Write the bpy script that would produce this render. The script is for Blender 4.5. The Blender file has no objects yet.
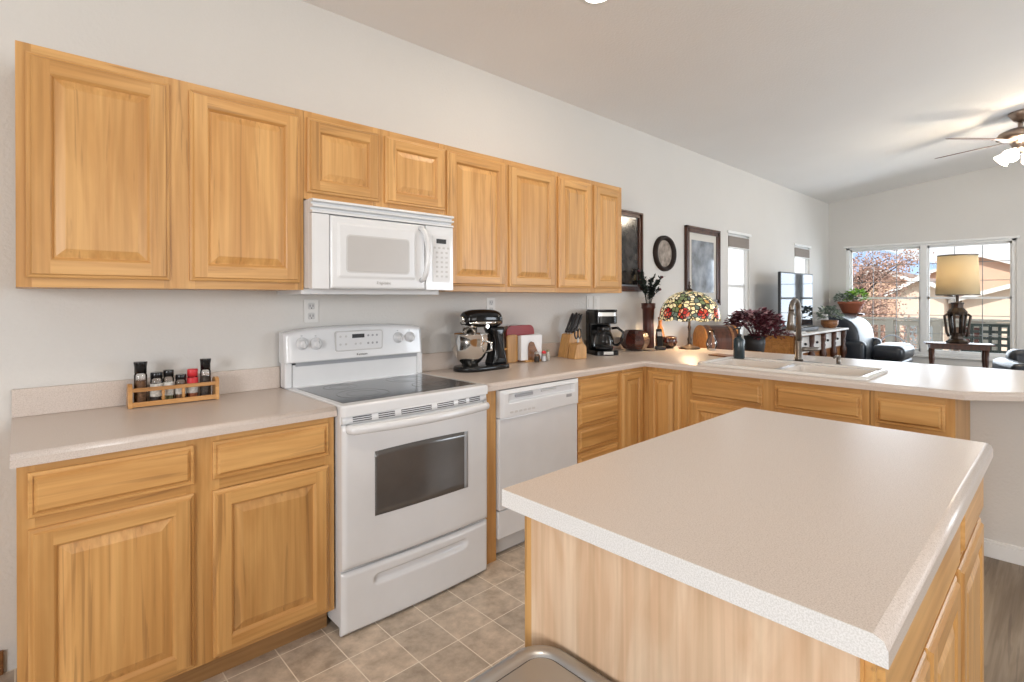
import bpy, bmesh, math, random
from mathutils import Vector, Matrix
random.seed(7)
sc = bpy.context.scene
PI = math.pi

# ------------------------------------------------------------------ camera
cam_d = bpy.data.cameras.new('camera'); cam = bpy.data.objects.new('camera', cam_d)
sc.collection.objects.link(cam); sc.camera = cam
cam_d.sensor_width = 36; cam_d.lens = 526.17 * 36 / 1024
cam_d.shift_y = -(341 - 299.41) / 1024
cam_d.clip_start = 0.05; cam_d.clip_end = 2000
Rv = Vector((0.72833439, -0.68521811, -0.00227086)); Uv = Vector((0.00253035, -0.00062449, 0.9999966)); Fv = Vector((0.6852172, 0.72833766, -0.00127901))
m = Matrix((Rv, Uv, -Fv)).transposed().to_4x4(); m.translation = Vector((0.0035, -2.6303, 1.3398))
cam.matrix_world = m
# ------------------------------------------------------------------ colour management
sc.view_settings.view_transform = 'Standard'; sc.view_settings.look = 'None'
sc.view_settings.exposure = -0.1; sc.view_settings.gamma = 1.0; sc.view_settings.use_curve_mapping = False
try:
    sc.cycles.use_denoising = True; sc.cycles.max_bounces = 8; sc.cycles.diffuse_bounces = 4
    sc.cycles.glossy_bounces = 4; sc.cycles.transparent_max_bounces = 12; sc.cycles.sample_clamp_indirect = 6
    sc.cycles.caustics_reflective = False; sc.cycles.caustics_refractive = False
except Exception: pass
# ------------------------------------------------------------------ sky
w = bpy.data.worlds.new('sky'); sc.world = w; w.use_nodes = True
nt = w.node_tree; nt.nodes.clear()
wo = nt.nodes.new('ShaderNodeOutputWorld'); bg = nt.nodes.new('ShaderNodeBackground')
tc = nt.nodes.new('ShaderNodeTexCoord'); mp = nt.nodes.new('ShaderNodeMapping'); mp.inputs['Scale'].default_value = (2, 2, 9)
nz = nt.nodes.new('ShaderNodeTexNoise'); nz.inputs['Scale'].default_value = 2.2; nz.inputs['Detail'].default_value = 5
cr = nt.nodes.new('ShaderNodeValToRGB'); cr.color_ramp.elements[0].position = 0.40; cr.color_ramp.elements[1].position = 0.58
cr.color_ramp.elements[0].color = (0.55, 0.72, 0.95, 1); cr.color_ramp.elements[1].color = (0.95, 0.97, 1, 1)
nt.links.new(tc.outputs['Generated'], mp.inputs['Vector']); nt.links.new(mp.outputs['Vector'], nz.inputs['Vector'])
nt.links.new(nz.outputs['Fac'], cr.inputs['Fac']); nt.links.new(cr.outputs['Color'], bg.inputs['Color'])
bg.inputs['Strength'].default_value = 1.3; nt.links.new(bg.outputs[0], wo.inputs[0])
# ------------------------------------------------------------------ sun, east window light and added fill lights
def light(name, kind, loc, energy, color=(1, 1, 1), size=None, rot=None, aim=None, radius=None, spread=None):
    d = bpy.data.lights.new(name, kind); d.energy = energy; d.color = color
    if kind == 'AREA' and size: d.shape = 'RECTANGLE'; d.size, d.size_y = size
    if spread: d.spread = spread
    if radius is not None: d.shadow_soft_size = radius
    o = bpy.data.objects.new(name, d); sc.collection.objects.link(o); o.location = loc
    if aim is not None: o.rotation_euler = (Vector(aim) - Vector(loc)).to_track_quat('-Z', 'Y').to_euler()
    return o
sun = light('sun', 'SUN', (0, 0, 30), 4.2, (1, 0.95, 0.88), aim=(24, 9, 8)); sun.data.angle = 0.01
light('daylight_east_window', 'AREA', (9.9, -1.2, 1.5), 85, (0.80, 0.90, 1.0), (2.0, 1.7), aim=(0, -1.6, 1.1))
light('fill_south', 'AREA', (6.4, -6.05, 1.6), 175, (0.84, 0.92, 1.0), (2.6, 2.0), aim=(5.5, 0, 1.4))  # added fill for the living room, from an unseen made-up window
light('fill_kitchen', 'AREA', (1.4, -6.05, 1.6), 62, (1.0, 0.95, 0.88), (3.0, 1.6), aim=(1.6, 0, 1.1))  # added fill behind the camera towards the cabinets, no known window
light('fill_west', 'AREA', (-3.1, -3.4, 1.6), 140, (0.97, 0.98, 1.0), (1.8, 1.4), aim=(2, -1.9, 0.9))  # added fill that brightens faces turned to -x, source unseen

# ------------------------------------------------------------------ materials
def nodemat(name):
    M = bpy.data.materials.new(name); M.use_nodes = True
    return M, M.node_tree, M.node_tree.nodes['Principled BSDF']
def mat(name, col, rough=0.5, metal=0.0, spec=None, emit=None, es=0, bump=0, bscale=60, var=0, vscale=8, coat=0, trans=0):
    M, t, b = nodemat(name)
    b.inputs['Base Color'].default_value = (*col, 1); b.inputs['Roughness'].default_value = rough; b.inputs['Metallic'].default_value = metal
    if spec is not None: b.inputs['Specular IOR Level'].default_value = spec
    if coat: b.inputs['Coat Weight'].default_value = coat
    if trans: b.inputs['Transmission Weight'].default_value = trans
    if emit: b.inputs['Emission Color'].default_value = (*emit, 1); b.inputs['Emission Strength'].default_value = es
    tcn = t.nodes.new('ShaderNodeTexCoord')
    n = t.nodes.new('ShaderNodeTexNoise'); n.inputs['Scale'].default_value = vscale; n.inputs['Detail'].default_value = 4
    t.links.new(tcn.outputs['Object'], n.inputs['Vector'])
    r = t.nodes.new('ShaderNodeValToRGB'); r.color_ramp.elements[0].position = .3; r.color_ramp.elements[1].position = .7
    v = max(var, 0.02)
    r.color_ramp.elements[0].color = (*[c * (1 - v) for c in col], 1); r.color_ramp.elements[1].color = (*[min(1, c * (1 + v)) for c in col], 1)
    t.links.new(n.outputs['Fac'], r.inputs['Fac']); t.links.new(r.outputs['Color'], b.inputs['Base Color'])
    if bump:
        n2 = t.nodes.new('ShaderNodeTexNoise'); n2.inputs['Scale'].default_value = bscale; n2.inputs['Detail'].default_value = 3
        t.links.new(tcn.outputs['Object'], n2.inputs['Vector'])
        bp = t.nodes.new('ShaderNodeBump'); bp.inputs['Strength'].default_value = bump; bp.inputs['Distance'].default_value = 0.01
        t.links.new(n2.outputs['Fac'], bp.inputs['Height']); t.links.new(bp.outputs['Normal'], b.inputs['Normal'])
    return M
def wood(name, axis, light_c, dark_c, streak_c, rough=0.38, scale=1.0, streak=(.60, .67), bands=1.0, zs=0.9):
    """axis = grain direction in object space"""
    M, t, b = nodemat(name); L = t.links.new; N = t.nodes.new
    tcn = N('ShaderNodeTexCoord'); oi = N('ShaderNodeObjectInfo')
    mul = N('ShaderNodeMath'); mul.operation = 'MULTIPLY'; mul.inputs[1].default_value = 37.0; L(oi.outputs['Random'], mul.inputs[0])
    add = N('ShaderNodeVectorMath'); add.operation = 'ADD'; L(tcn.outputs['Object'], add.inputs[0]); L(mul.outputs[0], add.inputs[1])
    mp = N('ShaderNodeMapping'); L(add.outputs[0], mp.inputs['Vector'])
    s = [10 * scale] * 3; s['xyz'.index(axis)] = zs * scale; mp.inputs['Scale'].default_value = s
    n1 = N('ShaderNodeTexNoise'); n1.inputs['Scale'].default_value = 1.1; n1.inputs['Detail'].default_value = 5; n1.inputs['Distortion'].default_value = 1.1
    L(mp.outputs[0], n1.inputs['Vector'])
    r1 = N('ShaderNodeValToRGB'); e = r1.color_ramp.elements; e[0].position = .38; e[1].position = .62
    e[0].color = (*dark_c, 1); e[1].color = (*light_c, 1); L(n1.outputs['Fac'], r1.inputs['Fac'])
    mp2 = N('ShaderNodeMapping'); L(add.outputs[0], mp2.inputs['Vector'])
    s2 = [70 * scale] * 3; s2['xyz'.index(axis)] = 1.6 * scale; mp2.inputs['Scale'].default_value = s2
    n2 = N('ShaderNodeTexNoise'); n2.inputs['Scale'].default_value = 1.0; n2.inputs['Detail'].default_value = 4; L(mp2.outputs[0], n2.inputs['Vector'])
    r2 = N('ShaderNodeValToRGB'); r2.color_ramp.elements[0].position = .35; r2.color_ramp.elements[1].position = .62
    r2.color_ramp.elements[0].color = (.86, .84, .80, 1); r2.color_ramp.elements[1].color = (1, 1, 1, 1); L(n2.outputs['Fac'], r2.inputs['Fac'])
    mx = N('ShaderNodeMix'); mx.data_type = 'RGBA'; mx.blend_type = 'MULTIPLY'; mx.inputs[0].default_value = bands
    L(r1.outputs['Color'], mx.inputs[6]); L(r2.outputs['Color'], mx.inputs[7])
    # occasional dark mineral streaks
    mp3 = N('ShaderNodeMapping'); L(add.outputs[0], mp3.inputs['Vector'])
    s3 = [22 * scale] * 3; s3['xyz'.index(axis)] = 0.9 * scale; mp3.inputs['Scale'].default_value = s3; mp3.inputs['Location'].default_value = (3.1, 7.7, 1.3)
    n3 = N('ShaderNodeTexNoise'); n3.inputs['Scale'].default_value = 1.0; n3.inputs['Detail'].default_value = 6; n3.inputs['Distortion'].default_value = 1.6; L(mp3.outputs[0], n3.inputs['Vector'])
    r3 = N('ShaderNodeValToRGB'); r3.color_ramp.elements[0].position = streak[0]; r3.color_ramp.elements[1].position = streak[1]
    r3.color_ramp.elements[0].color = (0, 0, 0, 1); r3.color_ramp.elements[1].color = (1, 1, 1, 1); L(n3.outputs['Fac'], r3.inputs['Fac'])
    mf = N('ShaderNodeMath'); mf.operation = 'MULTIPLY'; mf.inputs[1].default_value = .42; L(r3.outputs['Color'], mf.inputs[0])
    mx2 = N('ShaderNodeMix'); mx2.data_type = 'RGBA'; L(mf.outputs[0], mx2.inputs[0]); L(mx.outputs[2], mx2.inputs[6]); mx2.inputs[7].default_value = (*streak_c, 1)
    # per-board tone
    hsv = N('ShaderNodeHueSaturation'); mr = N('ShaderNodeMapRange'); L(oi.outputs['Random'], mr.inputs[0])
    mr.inputs[3].default_value = .93; mr.inputs[4].default_value = 1.06
    L(mr.outputs[0], hsv.inputs['Value']); L(mx2.outputs[2], hsv.inputs['Color']); L(hsv.outputs[0], b.inputs['Base Color'])
    b.inputs['Roughness'].default_value = rough
    return M
HL, HD, HS = (.68, .385, .14), (.545, .28, .088), (.22, .10, .035)
M = {}
M['wood_v'] = wood('maple_vertical_grain', 'z', HL, HD, HS)
M['wood_h'] = wood('maple_horizontal_grain', 'x', HL, HD, HS)
M['wood_y'] = wood('maple_depth_grain', 'y', HL, HD, HS)
M['pale_v'] = wood('pale_maple_panel', 'z', (.82, .62, .44), (.70, .47, .30), (.56, .36, .22), rough=.5, streak=(.55, .70), zs=2.3)
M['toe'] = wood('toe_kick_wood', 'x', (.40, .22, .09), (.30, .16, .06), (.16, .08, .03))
M['bamboo'] = wood('bamboo', 'z', (.62, .34, .12), (.50, .26, .08), (.3, .15, .05), scale=2)
M['rackwood'] = wood('rack_wood', 'x', (.62, .33, .12), (.48, .23, .07), (.25, .12, .04), scale=2)
M['darkwood'] = wood('dark_cherry_wood', 'z', (.10, .035, .017), (.05, .018, .010), (.02, .01, .006), rough=.35, scale=2)
M['midwood'] = wood('walnut_brown_wood', 'x', (.30, .13, .045), (.19, .075, .027), (.07, .03, .012), rough=.4, scale=2)
M['orangewood'] = wood('honey_pine_wood', 'x', (.62, .28, .07), (.48, .19, .045), (.2, .08, .03), rough=.4, scale=2)
M['white'] = mat('white_enamel', (.725, .735, .75), .22, coat=.4)
M['whitem'] = mat('white_plastic', (.70, .705, .715), .4)
M['offwhite'] = mat('grey_white_plastic', (.55, .545, .54), .4)
M['grey'] = mat('grey_plastic', (.34, .35, .37), .4)
M['greyglass'] = mat('grey_mesh_glass', (.50, .485, .475), .25)
M['blackgl'] = mat('black_ceramic_glass', (.012, .013, .016), .12, spec=.9)
M['oven_glass'] = mat('dark_oven_glass', (.095, .088, .083), .12, spec=.8, var=.1)
M['black'] = mat('black_gloss', (.008, .008, .009), .10, spec=.4)
M['blackm'] = mat('black_matte', (.02, .02, .022), .5)
M['slot'] = mat('dark_slot', (.06, .06, .065), .6)
M['ring'] = mat('burner_ring_print', (.16, .17, .18), .2)
M['steel'] = mat('brushed_steel', (.60, .59, .57), .28, 1.0)
M['steeld'] = mat('brushed_steel_lid', (.47, .48, .49), .36, 1.0, var=.05, vscale=3)
M['chrome'] = mat('polished_steel', (.75, .74, .72), .12, 1.0)
M['nickel'] = mat('brushed_nickel', (.22, .20, .18), .32, 1.0)
M['bronze'] = mat('antique_bronze', (.055, .038, .028), .42, .6)
M['fanmetal'] = mat('fan_pewter', (.36, .28, .23), .28, 1.0)
M['red'] = mat('red_plastic', (.28, .015, .018), .4)
M['redlid'] = mat('red_lid', (.62, .03, .04), .4)
M['paper'] = mat('white_paper', (.85, .85, .86), .8)
M['label'] = mat('spice_label', (.55, .52, .47), .6, var=.4, vscale=90)
M['spice_brown'] = mat('brown_spice', (.20, .10, .05), .8, var=.5, vscale=120)
M['spice_dark'] = mat('dark_pepper', (.07, .055, .045), .8, var=.6, vscale=160)
M['spice_green'] = mat('green_herb', (.22, .20, .09), .8, var=.5, vscale=140)
M['spice_red'] = mat('red_spice', (.40, .12, .05), .8, var=.4, vscale=120)
M['terracotta'] = mat('terracotta', (.36, .11, .055), .7)
M['leather'] = mat('black_leather', (.014, .019, .028), .33, spec=.6, bump=.15, bscale=25)
M['jarred'] = mat('dark_red_lacquer', (.05, .012, .008), .18, coat=.5, var=.6, vscale=14)
M['vase'] = mat('dark_red_vase', (.055, .014, .010), .3, var=.5, vscale=10)
M['amber'] = mat('amber_glass', (.33, .12, .03), .15, coat=.5)
M['soap'] = mat('dark_teal_bottle', (.018, .035, .045), .25, coat=.3)
M['sink'] = mat('bisque_sink', (.70, .68, .65), .2, coat=.3)
M['fabric'] = mat('light_cushion', (.62, .60, .58), .9, var=.15, vscale=20)
M['leafdark'] = mat('burgundy_leaf', (.10, .02, .03), .45, var=.7, vscale=30)
M['leafpink'] = mat('pink_leaf', (.45, .26, .28), .5, var=.5, vscale=30)
M['leafgreen'] = mat('bright_green_leaf', (.22, .42, .06), .5, var=.4, vscale=20)
M['leafgrey'] = mat('grey_green_leaf', (.20, .25, .20), .6, var=.5, vscale=20)
M['leafblack'] = mat('dark_green_stem', (.02, .03, .022), .6, var=.5)
M['blade'] = mat('fan_blade_brown', (.20, .12, .085), .45)
M['shade_roller'] = mat('taupe_roller_shade', (.24, .205, .18), .8)
M['trim'] = mat('white_trim', (.80, .80, .79), .45)
M['muntin'] = mat('grey_grille', (.30, .30, .29), .5)
M['screen'] = mat('glossy_tv_screen', (.02, .024, .03), .05, spec=.32)
M['outlet'] = mat('outlet_cover', (.70, .69, .67), .4)
M['cream'] = mat('cream_drawer', (.62, .60, .58), .5, var=.05)
M['deck'] = mat('grey_deck', (.40, .40, .40), .8)
M['rail'] = mat('taupe_rail', (.44, .40, .33), .7)
M['stucco'] = mat('tan_stucco', (.74, .50, .36), .9, var=.05, vscale=1)
M['stucco2'] = mat('pale_stucco', (.78, .64, .52), .9, var=.05, vscale=1)
M['roof'] = mat('brown_shingle', (.36, .27, .23), .9, var=.2, vscale=4)
M['fascia'] = mat('white_fascia', (.85, .84, .80), .7)
M['garage'] = mat('slate_garage', (.25, .28, .29), .7)
M['bark'] = mat('tree_bark', (.14, .10, .08), .9, var=.3)
M['autumn'] = mat('autumn_leaf', (.52, .33, .26), .8, var=.5, vscale=3)
M['ground'] = mat('dry_ground', (.48, .45, .38), .95, var=.15, vscale=.3)
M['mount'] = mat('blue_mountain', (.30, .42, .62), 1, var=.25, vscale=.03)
M['leafyel'] = mat('yellow_leaf', (.55, .50, .06), .7, var=.3, vscale=20)
M['silver_art'] = mat('oval_print', (.30, .25, .21), .7, var=.5, vscale=18)
M['darkart'] = mat('dark_print', (.035, .030, .028), .12, var=.9, vscale=14)
M['mat_board'] = mat('mat_board', (.60, .57, .52), .6)
M['art'] = mat('blue_grey_print', (.26, .29, .33), .06, spec=.8, var=.6, vscale=6)
M['ovalframe'] = mat('ebonised_frame', (.022, .013, .010), .6, spec=.2)
M['grille'] = mat('silver_clock_rim', (.10, .065, .05), .35)

def wallmat(name, col):
    M_, t, b = nodemat(name); L = t.links.new
    b.inputs['Base Color'].default_value = (*col, 1); b.inputs['Roughness'].default_value = .75; b.inputs['Specular IOR Level'].default_value = .3
    tcn = t.nodes.new('ShaderNodeTexCoord'); n = t.nodes.new('ShaderNodeTexNoise'); n.inputs['Scale'].default_value = 70; n.inputs['Detail'].default_value = 4
    L(tcn.outputs['Object'], n.inputs['Vector']); bp = t.nodes.new('ShaderNodeBump'); bp.inputs['Strength'].default_value = .35; bp.inputs['Distance'].default_value = .006
    L(n.outputs['Fac'], bp.inputs['Height']); L(bp.outputs['Normal'], b.inputs['Normal'])
    n2 = t.nodes.new('ShaderNodeTexNoise'); n2.inputs['Scale'].default_value = 2; L(tcn.outputs['Object'], n2.inputs['Vector'])
    r = t.nodes.new('ShaderNodeValToRGB'); r.color_ramp.elements[0].color = (*[c * .97 for c in col], 1); r.color_ramp.elements[1].color = (*[min(1, c * 1.03) for c in col], 1)
    L(n2.outputs['Fac'], r.inputs['Fac']); L(r.outputs[0], b.inputs['Base Color'])
    return M_
M['wall'] = wallmat('textured_wall_paint', (.655, .637, .61))
M['ceil'] = wallmat('textured_ceiling_paint', (.80, .785, .77))
def countermat():
    M_, t, b = nodemat('speckled_laminate'); L = t.links.new; N = t.nodes.new
    tcn = N('ShaderNodeTexCoord'); n = N('ShaderNodeTexNoise'); n.inputs['Scale'].default_value = 420; n.inputs['Detail'].default_value = 3; n.inputs['Roughness'].default_value = .7
    L(tcn.outputs['Object'], n.inputs['Vector']); r = N('ShaderNodeValToRGB'); e = r.color_ramp.elements
    e[0].position = .34; e[0].color = (.46, .385, .33, 1); e[1].position = .62; e[1].color = (.66, .585, .53, 1)
    k = e.new(.47); k.color = (.59, .51, .455, 1)
    L(n.outputs['Fac'], r.inputs['Fac']); L(r.outputs[0], b.inputs['Base Color']); b.inputs['Roughness'].default_value = .30
    return M_
M['counter'] = countermat()
def lit_edgemat():  # paler copy of the laminate, with the light on the end painted in
    M_, t, b = nodemat('speckled_laminate_lit_edge'); L = t.links.new; N = t.nodes.new
    tcn = N('ShaderNodeTexCoord'); n = N('ShaderNodeTexNoise'); n.inputs['Scale'].default_value = 400
    L(tcn.outputs['Object'], n.inputs['Vector']); r = N('ShaderNodeValToRGB'); e = r.color_ramp.elements
    e[0].position = .40; e[0].color = (.70, .69, .67, 1); e[1].position = .60; e[1].color = (.84, .83, .82, 1)
    L(n.outputs['Fac'], r.inputs['Fac']); L(r.outputs[0], b.inputs['Base Color']); b.inputs['Roughness'].default_value = .4
    return M_
M['counter_end_lit'] = lit_edgemat()
def tilemat():
    M_, t, b = nodemat('vinyl_tile'); L = t.links.new; N = t.nodes.new
    tcn = N('ShaderNodeTexCoord'); mp = N('ShaderNodeMapping'); mp.inputs['Location'].default_value = (-1.081 + .181 * 20, .785 + .195 * 40, 0)
    L(tcn.outputs['Object'], mp.inputs['Vector'])
    br = N('ShaderNodeTexBrick'); br.offset = 0; br.squash = 1; br.inputs['Scale'].default_value = 1; br.inputs['Brick Width'].default_value = .181; br.inputs['Row Height'].default_value = .195
    br.inputs['Mortar Size'].default_value = .0022; br.inputs['Mortar Smooth'].default_value = .2; br.inputs['Bias'].default_value = 0
    br.inputs['Color1'].default_value = (.84, .84, .84, 1); br.inputs['Color2'].default_value = (1.1, 1.08, 1.06, 1); br.inputs['Mortar'].default_value = (1, 1, 1, 1)
    L(mp.outputs[0], br.inputs['Vector'])
    n = N('ShaderNodeTexNoise'); n.inputs['Scale'].default_value = 14; n.inputs['Detail'].default_value = 6; n.inputs['Roughness'].default_value = .65; L(tcn.outputs['Object'], n.inputs['Vector'])
    r = N('ShaderNodeValToRGB'); e = r.color_ramp.elements; e[0].position = .33; e[0].color = (.38, .31, .24, 1); e[1].position = .68; e[1].color = (.66, .55, .44, 1)
    L(n.outputs['Fac'], r.inputs['Fac'])
    mx = N('ShaderNodeMix'); mx.data_type = 'RGBA'; mx.blend_type = 'MULTIPLY'; mx.inputs[0].default_value = 1; L(r.outputs[0], mx.inputs[6]); L(br.outputs['Color'], mx.inputs[7])
    m2 = N('ShaderNodeMix'); m2.data_type = 'RGBA'; L(br.outputs['Fac'], m2.inputs[0]); L(mx.outputs[2], m2.inputs[6]); m2.inputs[7].default_value = (.80, .72, .60, 1)
    L(m2.outputs[2], b.inputs['Base Color']); b.inputs['Roughness'].default_value = .38
    return M_
M['tile'] = tilemat()
M['plank'] = wood('grey_brown_planks', 'x', (.34, .28, .215), (.22, .175, .13), (.12, .09, .07), rough=.5, scale=1.5)
def glassmat():
    M_ = bpy.data.materials.new('window_glass'); M_.use_nodes = True; t = M_.node_tree; t.nodes.clear(); L = t.links.new
    o = t.nodes.new('ShaderNodeOutputMaterial'); a = t.nodes.new('ShaderNodeBsdfTransparent'); g = t.nodes.new('ShaderNodeBsdfGlossy'); g.inputs['Roughness'].default_value = .02
    mx = t.nodes.new('ShaderNodeMixShader'); f = t.nodes.new('ShaderNodeFresnel'); f.inputs['IOR'].default_value = 1.35
    L(f.outputs[0], mx.inputs[0]); L(a.outputs[0], mx.inputs[1]); L(g.outputs[0], mx.inputs[2]); L(mx.outputs[0], o.inputs[0])
    return M_
M['glass'] = glassmat()
def shademat(name, col, glow, gs):
    M_ = bpy.data.materials.new(name); M_.use_nodes = True; t = M_.node_tree; t.nodes.clear(); L = t.links.new
    o = t.nodes.new('ShaderNodeOutputMaterial'); d = t.nodes.new('ShaderNodeBsdfDiffuse'); tr = t.nodes.new('ShaderNodeBsdfTranslucent')
    d.inputs[0].default_value = (*col, 1); tr.inputs[0].default_value = (*col, 1)
    mx = t.nodes.new('ShaderNodeMixShader'); mx.inputs[0].default_value = .5; L(d.outputs[0], mx.inputs[1]); L(tr.outputs[0], mx.inputs[2])
    L(mx.outputs[0], o.inputs[0])
    tcn = t.nodes.new('ShaderNodeTexCoord'); n = t.nodes.new('ShaderNodeTexNoise'); n.inputs['Scale'].default_value = 150; L(tcn.outputs['Object'], n.inputs['Vector'])
    bp = t.nodes.new('ShaderNodeBump'); bp.inputs['Strength'].default_value = .1; L(n.outputs['Fac'], bp.inputs['Height']); L(bp.outputs[0], d.inputs['Normal'])
    return M_
M['drum'] = shademat('linen_drum_shade', (.82, .72, .52), None, 0)
M['sheer'] = shademat('white_sheer_shade', (.9, .9, .9), None, 0)
M['glow'] = mat('lit_frosted_glass', (.9, .88, .85), .4, emit=(1, .88, .72), es=5)
M['bulb'] = mat('lit_lens', (.9, .9, .9), .4, emit=(1, .95, .88), es=12)
def tiffany():
    M_, t, b = nodemat('stained_glass'); L = t.links.new; N = t.nodes.new
    tcn = N('ShaderNodeTexCoord'); sp = N('ShaderNodeSeparateXYZ'); L(tcn.outputs['Object'], sp.inputs[0])
    def math_(op, a, b_=None, c=None):
        n = N('ShaderNodeMath'); n.operation = op
        for i, v in enumerate((a, b_, c)):
            if v is None: continue
            if isinstance(v, (int, float)): n.inputs[i].default_value = v
            else: L(v, n.inputs[i])
        return n.outputs[0]
    ang = math_('ARCTAN2', sp.outputs[1], sp.outputs[0])
    u = math_('MULTIPLY', ang, 10 / (2 * PI)); fr = math_('SUBTRACT', math_('FRACT', u), .5)      # ten roses round the rim
    du = math_('MULTIPLY', fr, .145); dz = math_('SUBTRACT', sp.outputs[2], .055)
    dist = math_('SQRT', math_('ADD', math_('MULTIPLY', du, du), math_('MULTIPLY', dz, dz)))
    vor = N('ShaderNodeTexVoronoi'); vor.inputs['Scale'].default_value = 31; L(tcn.outputs['Object'], vor.inputs['Vector'])
    ve = N('ShaderNodeTexVoronoi'); ve.feature = 'DISTANCE_TO_EDGE'; ve.inputs['Scale'].default_value = 31; L(tcn.outputs['Object'], ve.inputs['Vector'])
    sep = N('ShaderNodeSeparateColor'); L(vor.outputs['Color'], sep.inputs[0])
    r1 = N('ShaderNodeValToRGB'); r1.color_ramp.interpolation = 'CONSTANT'; e = r1.color_ramp.elements
    e[0].position = 0; e[0].color = (.85, .72, .42, 1); e[1].position = .60; e[1].color = (.16, .20, .09, 1)
    for p, c in ((.72, (.75, .60, .30, 1)), (.80, (.13, .17, .14, 1)), (.88, (.55, .30, .08, 1)), (.94, (.9, .82, .6, 1))): k = e.new(p); k.color = c
    L(sep.outputs[0], r1.inputs['Fac'])
    r2 = N('ShaderNodeValToRGB'); r2.color_ramp.interpolation = 'CONSTANT'; e = r2.color_ramp.elements
    e[0].position = 0; e[0].color = (.40, .015, .012, 1); e[1].position = .45; e[1].color = (.65, .10, .05, 1); k = e.new(.8); k.color = (.80, .35, .22, 1)
    L(sep.outputs[1], r2.inputs['Fac'])
    inr = math_('LESS_THAN', dist, .043)
    mx = N('ShaderNodeMix'); mx.data_type = 'RGBA'; L(inr, mx.inputs[0]); L(r1.outputs[0], mx.inputs[6]); L(r2.outputs[0], mx.inputs[7])
    lead = math_('LESS_THAN', ve.outputs['Distance'], .10)
    lead2 = math_('LESS_THAN', math_('ABSOLUTE', math_('SUBTRACT', dist, .045)), .003)
    ld = math_('MAXIMUM', lead, lead2)
    m2 = N('ShaderNodeMix'); m2.data_type = 'RGBA'; L(ld, m2.inputs[0]); L(mx.outputs[2], m2.inputs[6]); m2.inputs[7].default_value = (.02, .015, .01, 1)
    L(m2.outputs[2], b.inputs['Base Color']); L(m2.outputs[2], b.inputs['Emission Color']); b.inputs['Emission Strength'].default_value = .5
    b.inputs['Roughness'].default_value = .2
    return M_
M['tiffany'] = tiffany()

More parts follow.
